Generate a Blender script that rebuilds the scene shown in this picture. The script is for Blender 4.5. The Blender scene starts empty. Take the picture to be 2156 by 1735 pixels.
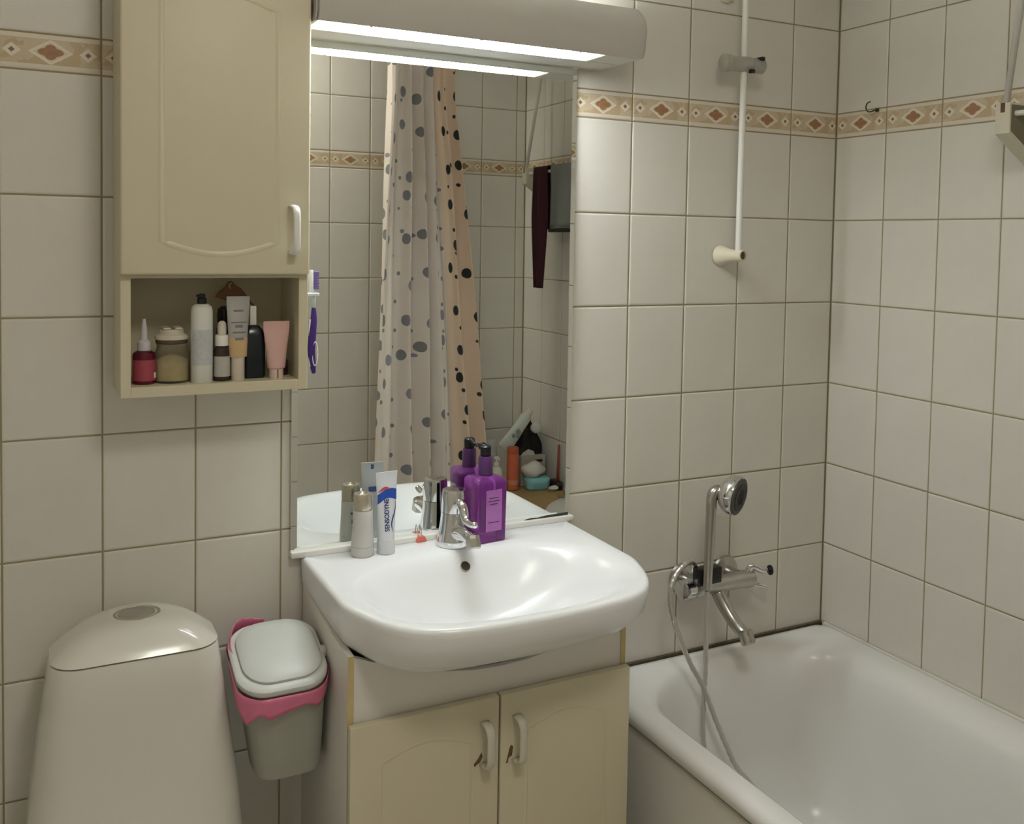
import bpy, bmesh, math, random
from mathutils import Vector, Matrix
random.seed(7)
S = bpy.context.scene
C = S.collection
PI = math.pi
ZB = 1.75                      # height of the lower edge of the patterned tile course
# ------------------------------------------------------------------ camera
cam = bpy.data.cameras.new('camera'); cam_o = bpy.data.objects.new('camera', cam); C.objects.link(cam_o)
yaw, pitch, roll = -0.472911, -0.0466543, -0.0175054
def rotm(a, b, c):
    ca, sa, cb, sb, cc, sc = math.cos(a), math.sin(a), math.cos(b), math.sin(b), math.cos(c), math.sin(c)
    Y = Matrix(((ca, sa, 0), (-sa, ca, 0), (0, 0, 1)))
    P = Matrix(((1, 0, 0), (0, cb, sb), (0, -sb, cb)))
    R = Matrix(((cc, 0, -sc), (0, 1, 0), (sc, 0, cc)))
    return R @ P @ Y
R = rotm(yaw, pitch, roll)
M = Matrix((R[0], R[2], -R[1])).transposed().to_4x4()
M.translation = Vector((-1.77657, -1.744774, ZB - 0.259542))
cam_o.matrix_world = M
cam.sensor_width = 36; cam.sensor_fit = 'HORIZONTAL'
cam.lens = 2002.352 / 2156 * 36
cam.shift_x = (1078 - 1084.19) / 2156
cam.shift_y = (595.42 - 867.5) / 2156
cam.clip_start = 0.02
S.camera = cam_o
# ------------------------------------------------------------------ world, exposure
w = bpy.data.worlds.new('world'); S.world = w; w.use_nodes = True
w.node_tree.nodes['Background'].inputs[0].default_value = (0.02, 0.02, 0.02, 1)
S.view_settings.view_transform = 'Standard'; S.view_settings.look = 'None'
S.view_settings.gamma = 1; S.view_settings.use_curve_mapping = False
S.view_settings.exposure = 0.0
LAMP_DOWN, LAMP_UP = 49.0, 23.0   # glow of the mirror lamp's lower and upper diffuser
CEIL_FILL = 29.5                   # glow of the added fill dome, unseen above the view

# ------------------------------------------------------------------ materials
def lin(c):
    return tuple((x / 12.92 if x <= 0.04045 else ((x + 0.055) / 1.055) ** 2.4) for x in (v / 255 for v in c))
class N:
    """tiny expression helper over shader math nodes"""
    def __init__(s, nt, sock): s.nt, s.s = nt, sock
    def op(s, o, b=0.0, c=None):
        n = s.nt.nodes.new('ShaderNodeMath'); n.operation = o
        s.nt.links.new(s.s, n.inputs[0])
        for i, v in ((1, b), (2, c)):
            if v is None: continue
            if isinstance(v, N): s.nt.links.new(v.s, n.inputs[i])
            else: n.inputs[i].default_value = v
        return N(s.nt, n.outputs[0])
    def __add__(s, b): return s.op('ADD', b)
    def __sub__(s, b): return s.op('SUBTRACT', b)
    def __mul__(s, b): return s.op('MULTIPLY', b)
    def abs(s): return s.op('ABSOLUTE')
    def lt(s, b): return s.op('LESS_THAN', b)
    def gt(s, b): return s.op('GREATER_THAN', b)
    def max(s, b): return s.op('MAXIMUM', b)
    def min(s, b): return s.op('MINIMUM', b)
def mix(nt, fac, a, b):
    n = nt.nodes.new('ShaderNodeMix'); n.data_type = 'RGBA'
    for sock, v in ((n.inputs[0], fac), (n.inputs[6], a), (n.inputs[7], b)):
        if isinstance(v, N): nt.links.new(v.s, sock)
        elif hasattr(v, 'is_output'): nt.links.new(v, sock)
        elif isinstance(v, (int, float)): sock.default_value = v
        else: sock.default_value = (*v, 1)
    return n.outputs[2]
def newmat(name):
    m = bpy.data.materials.new(name); m.use_nodes = True
    return m, m.node_tree, m.node_tree.nodes['Principled BSDF']
def coord(nt, kind='Object'):
    return nt.nodes.new('ShaderNodeTexCoord').outputs[kind]
def noise(nt, scale, detail=3, rough=0.5, vec=None):
    n = nt.nodes.new('ShaderNodeTexNoise'); n.inputs['Scale'].default_value = scale
    n.inputs['Detail'].default_value = detail; n.inputs['Roughness'].default_value = rough
    if vec is not None: nt.links.new(vec, n.inputs['Vector'])
    return n.outputs['Fac']
def bump(nt, b, h, strength, dist=0.001):
    n = nt.nodes.new('ShaderNodeBump'); n.inputs['Strength'].default_value = strength
    n.inputs['Distance'].default_value = dist
    nt.links.new(h.s if isinstance(h, N) else h, n.inputs['Height']); nt.links.new(n.outputs[0], b.inputs['Normal'])
MATS = {}
def mat(name, rgb, rough=0.5, metal=0.0, var=0.06, scale=30, bmp=0.0, spec=0.5, trans=0.0, coat=0.0, alpha=1.0, ior=1.45):
    if name in MATS: return MATS[name]
    m, nt, b = newmat(name); c = lin(rgb)
    co = coord(nt); f = noise(nt, scale, 4, 0.55, co)
    col = mix(nt, f, tuple(x * (1 - var) for x in c), tuple(min(1, x * (1 + var)) for x in c))
    nt.links.new(col, b.inputs['Base Color'])
    b.inputs['Roughness'].default_value = rough; b.inputs['Metallic'].default_value = metal
    b.inputs['Specular IOR Level'].default_value = spec; b.inputs['Transmission Weight'].default_value = trans
    b.inputs['Coat Weight'].default_value = coat; b.inputs['Alpha'].default_value = alpha; b.inputs['IOR'].default_value = ior
    if bmp: bump(nt, b, noise(nt, scale * 4, 3, 0.5, co), bmp)
    MATS[name] = m
    return m
def tile_material():
    m, nt, b = newmat('glazed_tile'); co = coord(nt)
    rnd = nt.nodes.new('ShaderNodeObjectInfo').outputs['Random']
    f = noise(nt, 14, 5, 0.6, co); g = noise(nt, 160, 2, 0.5, co)
    a = mix(nt, f, lin((222, 217, 207)), lin((232, 229, 221)))
    a = mix(nt, N(nt, g) * 0.10, a, lin((196, 184, 165)))
    a = mix(nt, N(nt, rnd) * 0.22, a, lin((212, 207, 195)))
    nt.links.new(a, b.inputs['Base Color'])
    b.inputs['Roughness'].default_value = 0.34; b.inputs['Specular IOR Level'].default_value = 0.45
    bump(nt, b, noise(nt, 45, 3, 0.5, co), 0.12, 0.001)
    return m
def border_material():
    m, nt, b = newmat('patterned_border_tile')
    sep = nt.nodes.new('ShaderNodeSeparateXYZ'); co = coord(nt); nt.links.new(co, sep.inputs[0])
    x, z = N(nt, sep.outputs[0]), N(nt, sep.outputs[2])
    def dia(cx, a, bb, cz=0.0305): return (x - cx).abs() * (1 / a) + (z - cz).abs() * (1 / bb)
    f = noise(nt, 70, 4, 0.6, co); g = noise(nt, 30, 2, 0.5, co)
    col = mix(nt, f, lin((198, 178, 146)), lin((218, 204, 180)))
    big = dia(0.076, 0.0335, 0.0205)
    tri = (big.gt(1.0)) * (N(nt, g).gt(0.52))
    col = mix(nt, tri * 0.55, col, lin((188, 160, 116)))
    pale = lin((232, 222, 206))
    col = mix(nt, big.lt(1.0), col, pale); col = mix(nt, dia(0.076, 0.0265, 0.0160).lt(1.0) * 0.5, col, lin((206, 184, 150)))
    def ell(rx, rz): return (x - 0.076).op('POWER', 2.0) * (1 / rx ** 2) + (z - 0.0305).op('POWER', 2.0) * (1 / rz ** 2)
    quat = ell(0.0195, 0.0072).min(ell(0.0105, 0.0125)).lt(1.0)
    petal = N(nt, noise(nt, 120, 2, 0.5, co))
    brown = mix(nt, petal, lin((146, 104, 68)), lin((182, 138, 102)))
    col = mix(nt, quat, col, brown)
    for cx in (0.019, 0.132):
        s = dia(cx, 0.0135, 0.0115)
        col = mix(nt, s.lt(1.0), col, pale)
        col = mix(nt, dia(cx, 0.005, 0.0045).lt(1.0), col, lin((140, 112, 80)))
    edge = (z.lt(0.0105)).max(z.gt(0.0505))
    col = mix(nt, edge, col, lin((226, 216, 200)))
    line = ((z - 0.0105).abs().lt(0.0007)).max((z - 0.0505).abs().lt(0.0007))
    col = mix(nt, line * 0.5, col, lin((188, 168, 136)))
    nt.links.new(col, b.inputs['Base Color'])
    b.inputs['Roughness'].default_value = 0.36
    bump(nt, b, big.lt(1.0) * 0.6 + quat * -0.5, 0.4, 0.0008)
    return m
def brick_tile_material():
    m, nt, b = newmat('tiled_wall_far'); co = coord(nt)
    br = nt.nodes.new('ShaderNodeTexBrick'); br.offset = 0; br.inputs['Scale'].default_value = 1.0
    br.inputs['Brick Width'].default_value = 0.152; br.inputs['Row Height'].default_value = 0.202
    br.inputs['Mortar Size'].default_value = 0.0015; br.inputs['Bias'].default_value = 0
    br.inputs['Color1'].default_value = (*lin((226, 222, 213)), 1); br.inputs['Color2'].default_value = (*lin((230, 226, 218)), 1)
    br.inputs['Mortar'].default_value = (*lin((150, 138, 112)), 1)
    sep = nt.nodes.new('ShaderNodeSeparateXYZ'); nt.links.new(co, sep.inputs[0])
    s = N(nt, sep.outputs[0]) + N(nt, sep.outputs[1])
    cmb = nt.nodes.new('ShaderNodeCombineXYZ'); nt.links.new(s.s, cmb.inputs[0]); nt.links.new(sep.outputs[2], cmb.inputs[1])
    nt.links.new(cmb.outputs[0], br.inputs['Vector']); nt.links.new(br.outputs['Color'], b.inputs['Base Color'])
    b.inputs['Roughness'].default_value = 0.35
    return m
def emit(name, rgb, strength):
    m, nt, b = newmat(name)
    b.inputs['Base Color'].default_value = (*lin(rgb), 1)
    b.inputs['Emission Color'].default_value = (*lin(rgb), 1); b.inputs['Emission Strength'].default_value = strength
    co = coord(nt); f = N(nt, noise(nt, 60, 2, 0.5, co)) * 0.04 + 0.98
    nt.links.new((f * strength).s, b.inputs['Emission Strength'])
    b.inputs['Roughness'].default_value = 0.5
    return m
def curtain_material(name, strong):
    m, nt, b = newmat(name)
    uv = coord(nt, 'UV')
    base = mix(nt, noise(nt, 9, 3, 0.6, uv), lin((236, 220, 208)), lin((244, 234, 226)))
    if strong: base = mix(nt, 1.0, base, lin((240, 214, 190)))
    col = base
    for sc, thr, dy, k in ((14, 0.150, 0.58, 0), (15, 0.080, 0.8, 5.3)):
        mp = nt.nodes.new('ShaderNodeMapping'); nt.links.new(uv, mp.inputs['Vector'])
        mp.inputs['Scale'].default_value = (sc, sc * dy, 1); mp.inputs['Location'].default_value = (k, k * 1.7, 0)
        wob = noise(nt, 2.2, 1, 0.5, mp.outputs[0])
        v = nt.nodes.new('ShaderNodeTexVoronoi'); v.voronoi_dimensions = '2D'; v.inputs['Scale'].default_value = 1
        v.inputs['Randomness'].default_value = 0.55
        nt.links.new(mp.outputs[0], v.inputs['Vector'])
        spot = (N(nt, v.outputs['Distance']) + (N(nt, wob) - 0.5) * 0.10).lt(thr)
        sp = nt.nodes.new('ShaderNodeSeparateColor'); nt.links.new(v.outputs['Color'], sp.inputs[0])
        if strong: c1, c2 = lin((36, 42, 40)), lin((52, 60, 62))
        else: c1, c2 = lin((132, 134, 132)), lin((150, 146, 160))
        sc_ = mix(nt, sp.outputs[0], c1, c2)
        col = mix(nt, spot, col, sc_)
    nt.links.new(col, b.inputs['Base Color']); b.inputs['Roughness'].default_value = 0.75
    b.inputs['Subsurface Weight'].default_value = 0.0
    bump(nt, b, noise(nt, 60, 3, 0.6, uv), 0.2, 0.002)
    return m
TILE, BORDER = tile_material(), border_material()
GROUT = mat('grout', (158, 145, 116), 0.9, var=0.18, scale=12, bmp=0.3)
BRICK = brick_tile_material()
CERAMIC = mat('white_ceramic', (242, 243, 243), 0.22, var=0.01, scale=5)
ENAMEL = mat('bath_enamel', (238, 237, 233), 0.22, var=0.035, scale=6)
CHROME = mat('chrome', (225, 226, 228), 0.08, 1.0, var=0.02, scale=20)
BRUSHED = mat('worn_chrome', (190, 188, 182), 0.28, 1.0, var=0.15, scale=60)
CAB = mat('cream_laminate', (214, 205, 178), 0.42, var=0.03, scale=9, bmp=0.05)
CABW = mat('pale_laminate', (234, 230, 222), 0.42, var=0.03, scale=9, bmp=0.05)
CABE = mat('yellowed_edge_band', (206, 186, 134), 0.5, var=0.1, scale=30)
WPLASTIC = mat('white_plastic', (236, 234, 228), 0.35, var=0.02)
LAMPBODY = mat('lamp_housing_enamel', (196, 192, 184), 0.4, var=0.02)
CREAMPL = mat('cream_plastic', (222, 214, 190), 0.4, var=0.03)
DARK = mat('black_plastic', (24, 22, 26), 0.35, var=0.1)
SEAL = mat('mouldy_sealant', (62, 54, 36), 0.8, var=0.5, scale=40)

# ------------------------------------------------------------------ mesh helpers
def obj(name, bm, m, parent=None, smooth=False, angle=None):
    me = bpy.data.meshes.new(name); bm.normal_update(); bm.to_mesh(me); bm.free()
    return link(name, me, m, parent, smooth, angle)
def link(name, me, m, parent=None, smooth=False, angle=None):
    if m is not None:
        for x in (m if isinstance(m, (list, tuple)) else [m]): me.materials.append(x)
    if smooth or angle:
        me.polygons.foreach_set('use_smooth', [True] * len(me.polygons))
        if angle: me.set_sharp_from_angle(angle=math.radians(angle))
    o = bpy.data.objects.new(name, me); C.objects.link(o)
    if parent: o.parent = parent
    return o
def thing(name, label, cat, loc=(0, 0, 0), rz=0.0, group=None):
    o = bpy.data.objects.new(name, None); C.objects.link(o); o.location = loc; o.rotation_euler = (0, 0, rz)
    o.empty_display_size = 0.03
    return tag(o, label, cat, group)
def tag(o, label, cat=None, group=None, kind=None):
    o['label'] = label
    if cat: o['category'] = cat
    if group: o['group'] = group
    if kind: o['kind'] = kind
    return o
def struct(o, label=None):
    o['kind'] = 'structure'
    if label: o['label'] = label
    return o
def BM(): return bmesh.new()
def box(bm, x0, x1, y0, y1, z0, z1, bev=0.0, seg=2, mtx=None):
    g = bmesh.ops.create_cube(bm, size=1.0)
    vs = g['verts']
    for v in vs: v.co = Vector((x0 + (v.co.x + .5) * (x1 - x0), y0 + (v.co.y + .5) * (y1 - y0), z0 + (v.co.z + .5) * (z1 - z0)))
    if bev > 0:
        es = list({e for v in vs for e in v.link_edges})
        r = bmesh.ops.bevel(bm, geom=es, offset=bev, segments=seg, profile=0.5, affect='EDGES')
        vs = list({v for f in r['faces'] for v in f.verts} | {v for v in vs if v.is_valid})
    if mtx is not None: bmesh.ops.transform(bm, matrix=mtx, verts=[v for v in vs if v.is_valid])
    return vs
def rings(bm, rs, closed=True, cap0=True, cap1=True):
    """loft through rings (lists of 3D points, same count)"""
    V = [[bm.verts.new(p) for p in r] for r in rs]
    n = len(V[0])
    for a, b in zip(V, V[1:]):
        for i in range(n if closed else n - 1):
            j = (i + 1) % n
            try: bm.faces.new((a[i], a[j], b[j], b[i]))
            except ValueError: pass
    if cap0: bm.faces.new(V[0][::-1])
    if cap1: bm.faces.new(V[-1])
    return V
def fix(bm): bmesh.ops.recalc_face_normals(bm, faces=bm.faces[:]); return bm
def lathe(bm, prof, n=24, mtx=None, cap=True):
    rs = [[Vector((r * math.cos(2 * PI * i / n), r * math.sin(2 * PI * i / n), z)) for i in range(n)] for r, z in prof]
    if mtx is not None: rs = [[mtx @ p for p in r] for r in rs]
    rings(bm, rs, True, cap, cap); return fix(bm)
def axis_mtx(p, d):
    d = Vector(d).normalized(); return Matrix.Translation(Vector(p)) @ d.to_track_quat('Z', 'Y').to_matrix().to_4x4()
def cyl(bm, a, b, r0, r1=None, n=20):
    a, b = Vector(a), Vector(b); r1 = r0 if r1 is None else r1
    return lathe(bm, [(r0, 0), (r1, (b - a).length)], n, axis_mtx(a, b - a))
def smooth_path(pts, sub=8):
    P = [Vector(p) for p in pts]; out = []
    for i in range(len(P) - 1):
        p0, p1, p2, p3 = P[max(i - 1, 0)], P[i], P[i + 1], P[min(i + 2, len(P) - 1)]
        for k in range(sub):
            t = k / sub
            out.append(0.5 * ((2 * p1) + (p2 - p0) * t + (2 * p0 - 5 * p1 + 4 * p2 - p3) * t * t + (3 * p1 - p0 - 3 * p2 + p3) * t ** 3))
    out.append(P[-1]); return out
def tube(bm, pts, r, n=10, rfun=None, flat=None):
    pts = [Vector(p) for p in pts]; rs = []
    up = Vector((0, 0, 1)); t0 = (pts[1] - pts[0]).normalized()
    if abs(t0.dot(up)) > 0.9: up = Vector((0, 1, 0))
    nrm = t0.cross(up).normalized()
    for i, p in enumerate(pts):
        t = (pts[min(i + 1, len(pts) - 1)] - pts[max(i - 1, 0)]).normalized()
        nrm = (nrm - t * nrm.dot(t)).normalized(); bn = t.cross(nrm)
        rr = rfun(i / (len(pts) - 1)) if rfun else r
        fl = flat or 1.0
        rs.append([p + rr * (math.cos(2 * PI * k / n) * nrm + fl * math.sin(2 * PI * k / n) * bn) for k in range(n)])
    rings(bm, rs); return fix(bm)
def rrect(x0, x1, y0, y1, r, n=8, z=0.0):
    if not isinstance(r, (list, tuple)): r = (r, r, r, r)
    pts = []
    for (cx, cy, a0, q) in ((x1, y1, 0, r[0]), (x0, y1, PI / 2, r[1]), (x0, y0, PI, r[2]), (x1, y0, 3 * PI / 2, r[3])):
        sx = -1 if cx == x1 else 1; sy = -1 if cy == y1 else 1
        for k in range(n + 1):
            a = a0 + PI / 2 * k / n
            pts.append(Vector((cx + sx * q + q * math.cos(a), cy + sy * q + q * math.sin(a), z)))
    return pts
def prism(bm, poly, y0, y1, axis='y', bev=0.0):
    """extrude polygon; axis y: poly is (x,z); x: poly is (y,z); z: poly is (x,y)"""
    mk = {'y': lambda a, b, t: (a, t, b), 'x': lambda a, b, t: (t, a, b), 'z': lambda a, b, t: (a, b, t)}[axis]
    A = [bm.verts.new(mk(a, b, y0)) for a, b in poly]; B = [bm.verts.new(mk(a, b, y1)) for a, b in poly]
    n = len(poly); fs = [bm.faces.new(A), bm.faces.new(B[::-1])]
    for i in range(n): fs.append(bm.faces.new((A[i], B[i], B[(i + 1) % n], A[(i + 1) % n])))
    bmesh.ops.recalc_face_normals(bm, faces=fs)
    if bev:
        es = list({e for f in fs[:2] for e in f.edges})
        bmesh.ops.bevel(bm, geom=es, offset=bev, segments=2, profile=0.5, affect='EDGES')
    return bm
def text_mesh(s, size, name='lettering'):
    cu = bpy.data.curves.new(name, 'FONT'); cu.body = s; cu.size = size; cu.align_x = 'CENTER'; cu.align_y = 'CENTER'; cu.extrude = 0.0001; cu.offset = size * .018
    o = bpy.data.objects.new(name, cu); C.objects.link(o); bpy.context.view_layer.update()
    me = bpy.data.meshes.new_from_object(o.evaluated_get(bpy.context.evaluated_depsgraph_get()))
    bpy.data.objects.remove(o); return me

# ------------------------------------------------------------------ room shell
XL, YF, YA, XP, CH = -2.275, -2.55, -1.674, -1.0, 2.42
def slab(name, x0, x1, y0, y1, z0, z1, m, label):
    bm = BM(); box(bm, x0, x1, y0, y1, z0, z1); return struct(obj(name, bm, m), label)
G = 0.0016
wall_back = slab('wall_back', XL - .1, 0.1, G, 0.1, 0, CH, GROUT, 'cream tiled wall behind the mirror and toilet')
wall_right = slab('wall_right', G, 0.1, YA - G, G, 0, CH, GROUT, 'cream tiled wall along the long side of the bath')
wall_alcove = slab('wall_alcove', XP, 0.1, YA - 0.08, YA - G, 0, CH, GROUT, 'cream tiled wall at the far end of the bath, seen in the mirror')
wall_partition = slab('wall_partition', XP, XP + 0.08, YF, YA - 0.08, 0, CH, BRICK, 'cream tiled partition wall beside the bath end')
wall_front = slab('wall_front', XL - .1, XP + 0.08, YF - 0.1, YF, 0, CH, BRICK, 'cream tiled wall behind the viewer')
wall_left = slab('wall_left', XL - 0.1, XL, YF, G, 0, CH, BRICK, 'cream tiled wall left of the toilet')
floor = slab('floor', XL - .1, 0.1, YF - .1, 0.1, -0.08, 0, mat('pale_floor_vinyl', (224, 219, 210), 0.45, var=0.12, scale=25), 'pale bathroom floor')
ceiling = slab('ceiling', XL - .1, 0.1, YF - .1, 0.1, CH, CH + 0.08, mat('ceiling_paint', (238, 236, 230), 0.7, var=0.02), 'white painted ceiling')

TM = {}
def tile_mesh(w_, h_, border):
    key = (round(w_, 4), round(h_, 4), border)
    if key in TM: return TM[key]
    j = 0.0014; bm = BM(); rs = []
    for ins, y in ((0, 0.0030), (0.0, 0.0016), (0.0010, 0.0006), (0.0034, 0.0)):
        a = j + ins
        rs.append([Vector((a, y, a)), Vector((w_ - a, y, a)), Vector((w_ - a, y, h_ - a)), Vector((a, y, h_ - a))])
    rings(bm, rs, True, False, True)
    if sum(f.normal.y for f in bm.faces if True) == 0: bm.normal_update()
    fix(bm)
    me = bpy.data.meshes.new('border_tile' if border else 'tile'); bm.to_mesh(me); bm.free()
    # outward (-y) front
    if me.polygons[-1].normal.y > 0: me.flip_normals()
    me.materials.append(BORDER if border else TILE)
    TM[key] = me; return me
TW, TH, BH = 0.152, 0.2019, 0.0601
def rows():
    out = [(ZB, BH, True)]
    for k in range(1, 9): out.append((ZB - k * TH, TH, False))
    zb = ZB - 8 * TH; out.append((0.0, zb, False))
    z = ZB + BH
    while z < CH - 0.005:
        h = min(TH, CH - z); out.append((z, h, False)); z += TH
    return out
def tile_wall(parent, cols, place, rz):
    for (a, wd) in cols:
        for (z, h, brd) in rows():
            o = bpy.data.objects.new('border_tile' if brd else 'tile', tile_mesh(wd, h, brd)); C.objects.link(o)
            o.location = place(a, z); o.rotation_euler = (random.uniform(-.0012, .0012), 0, rz + random.uniform(-.0012, .0012)); o.parent = parent
edges = [XL] + [(i - 12) * TW + 0.0052 for i in range(-2, 12)] + [0.0]
tile_wall(wall_back, [(a, b - a) for a, b in zip(edges, edges[1:])], lambda a, z: (a, 0, z), 0)
n = 11
cols = [(-j * TW, TW) for j in range(n)] + [(-n * TW, -YA - n * TW)]
cols = [c for c in cols if c[1] > 0.01]
tile_wall(wall_right, cols, lambda a, z: (0, a, z), -PI / 2)
ex = [0.0, -0.04] + [-0.04 - TW * k for k in range(1, 7)] + [XP]
tile_wall(wall_alcove, [(a, a - b) for a, b in zip(ex, ex[1:]) if a - b > 0.01], lambda a, z: (a, YA, z), PI)

# ------------------------------------------------------------------ ceiling fill light, added out of view to brighten the room
cl = thing('ceiling_fill_light', 'round ceiling fill light added over the bathroom, outside the view', 'lamp', (-1.30, -1.50, CH))
bm = BM(); lathe(bm, [(.165, -.0005), (.170, -.006), (.170, -.030), (.160, -.034)], 36); obj('fill_base', bm, WPLASTIC, cl, angle=40)
bm = BM(); lathe(bm, [(.158, -.0345), (.158, -.050), (.145, -.075), (.105, -.098), (.050, -.110), (.010, -.112)], 36); obj('fill_dome', bm, emit('fill_glow', (251, 247, 234), CEIL_FILL), cl, angle=60)

# ------------------------------------------------------------------ upper wall cabinet
t = thing('wall_cabinet', 'tall cream wall cabinet with arched door and open toiletry niche', 'cabinet', (-1.5, 0, 0))
cx0, cx1, cyb, cyf = -1.649 + 1.5, -1.351 + 1.5, -0.001, -0.135
zb, zn0, zn1, zt = ZB - .524, ZB - .507, ZB - .333, ZB + .185
bm = BM(); T = 0.0155
box(bm, cx0, cx0 + T, cyf, cyb, zb, zt, .0008, 1); box(bm, cx1 - T, cx1, cyf, cyb, zb, zt, .0008, 1)
box(bm, cx0 + T, cx1 - T, cyf, cyb, zb, zn0, .0008, 1); box(bm, cx0 + T, cx1 - T, cyf, cyb, zn1, zn1 + T)
box(bm, cx0 + T, cx1 - T, cyf, cyb, zt - T, zt); box(bm, cx0 + T, cx1 - T, -.006, cyb, zn0, zt - T)
obj('body', bm, CAB, t)
def arch_path(x0, x1, z0, z1, d0, d1, y, n=18):
    """closed outline: straight sides, bottom sagging by d0 and top rising by d1"""
    p = []
    for i in range(n + 1):
        s = i / n; p.append((x0 + (x1 - x0) * s, y, z0 - d0 * math.sin(PI * s)))
    for i in range(n + 1):
        s = i / n; p.append((x1 + (x0 - x1) * s, y, z1 + d1 * math.sin(PI * s)))
    return p
def moulding(name, path, wdt, h, m, parent):
    """shallow raised bead that follows a closed outline on a door front"""
    bm = BM(); P = [Vector(p) for p in path]; n = len(P); rs = []
    c = sum(P, Vector()) / n
    for i, p in enumerate(P):
        a, b = P[i - 1], P[(i + 1) % n]; tg = (b - a); tg.y = 0; tg.normalize()
        nn = Vector((tg.z, 0, -tg.x))
        if nn.dot(p - c) < 0: nn = -nn
        rs.append([p + nn * wdt / 2 + Vector((0, .0006, 0)), p + nn * wdt * .2 + Vector((0, -h, 0)), p - nn * wdt * .2 + Vector((0, -h * .7, 0)), p - nn * wdt / 2 + Vector((0, .0006, 0))])
    rs.append(rs[0]); rings(bm, rs, False, False, False); fix(bm)
    bmesh.ops.remove_doubles(bm, verts=bm.verts[:], dist=1e-5)
    o = obj(name, bm, m, parent, angle=50)
    return o
def bow_handle(parent, x, y, z0, z1, m, wd=0.0135, dep=0.026):
    bm = BM(); n = 22; rs = []
    for i in range(n + 1):
        s = i / n; a = PI * s
        zz = (z0 + z1) / 2 - (z1 - z0) / 2 * math.copysign(abs(math.cos(a)) ** 0.42, math.cos(a))
        yy = y - dep * math.sin(a) ** 0.55 + 0.0005
        rs.append((zz, yy))
    P = [Vector((x, b, a)) for a, b in rs]; R_ = []
    for i, p in enumerate(P):
        tg = (P[min(i + 1, n)] - P[max(i - 1, 0)]).normalized(); nn = Vector((0, tg.z, -tg.y)); ww = wd / 2 * (1.15 - 0.25 * math.sin(PI * i / n)); th = 0.0032
        R_.append([p + Vector((ww * math.cos(q), 0, 0)) + nn * th * math.sin(q) for q in [2 * PI * k / 10 for k in range(10)]])
    rings(bm, R_); fix(bm)
    return obj('handle', bm, m, parent, True)
bm = BM(); box(bm, cx0 - .001, cx1 - .0015, -0.1525, cyf - .0008, ZB - .327, zt - .002, .0042, 3)
door = obj('door', bm, CAB, t, angle=40)
moulding('panel_moulding', arch_path(-.090, .092, ZB - .274, ZB + .105, .020, .022, -0.1525), .012, .0016, CAB, door)
bow_handle(door, -1.3835 + 1.5, -0.1525, ZB - .291, ZB - .213, WPLASTIC, .013, .036)

# ------------------------------------------------------------------ toiletries in the niche
ZN = zn0
def T3(name, label, cat, x, y, z, rz=0.0, group='toiletries in the wall cabinet niche'):
    return thing(name, label, cat, (x, y, z), rz, group)
def lath(name, prof, m, parent, n=24, angle=35):
    bm = BM(); lathe(bm, prof, n); return obj(name, bm, m, parent, angle=angle)
def label_band(parent, r, z0, z1, a0, a1, m, n=14, name='label'):
    bm = BM(); rs = []
    for i in range(n + 1):
        a = a0 + (a1 - a0) * i / n; c_, s_ = math.cos(a), math.sin(a)
        rs.append([(r * c_, r * s_, z0), ((r + .0004) * c_, (r + .0004) * s_, z0), ((r + .0004) * c_, (r + .0004) * s_, z1), (r * c_, r * s_, z1)])
    rings(bm, rs, True); fix(bm); return obj(name, bm, m, parent, angle=40)
def flat_tube(parent, w0, w1, h, zc, th0, m, name='tube_body', n=16, crimp=.012):
    """squeezable tube standing on its cap: round at zc, flat crimp at the top"""
    bm = BM(); rs = []
    for k in range(11):
        s = k / 10; z = zc + h * s; wv = w0 + (w1 - w0) * s; d = max(th0 * (1 - s) ** 0.75, .0012)
        rs.append([(wv * math.cos(2 * PI * i / n), d * math.sin(2 * PI * i / n), z) for i in range(n)])
    rs.append([(w1 * math.copysign(abs(math.cos(2 * PI * i / n)) ** .7, math.cos(2 * PI * i / n)), .0012 * math.sin(2 * PI * i / n), zc + h + crimp) for i in range(n)])
    rings(bm, rs); fix(bm); return obj(name, bm, m, parent, angle=60)
# red nozzle bottle
o = T3('hair_dye_bottle', 'small dark red bottle with translucent nozzle at the left end of the niche', 'bottle', -1.610, -.095, ZN)
lath('bottle_body', [(.0165, 0), (.018, .002), (.018, .046), (.0165, .051), (.010, .055)], mat('dark_red_glass', (92, 16, 34), .18, var=.1), o)
label_band(o, .0181, .006, .040, -2.9, -.3, mat('red_label', (168, 74, 88), .5, var=.12, scale=120))
label_band(o, .0186, .010, .019, -.75, -.35, WPLASTIC, 6, 'price_tag')
lath('nozzle', [(.0105, .0545), (.0105, .068), (.0060, .073), (.0048, .090), (.0046, .092), (.0026, .106)], mat('frosted_plastic', (206, 202, 206), .4, var=.05), o)
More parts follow.
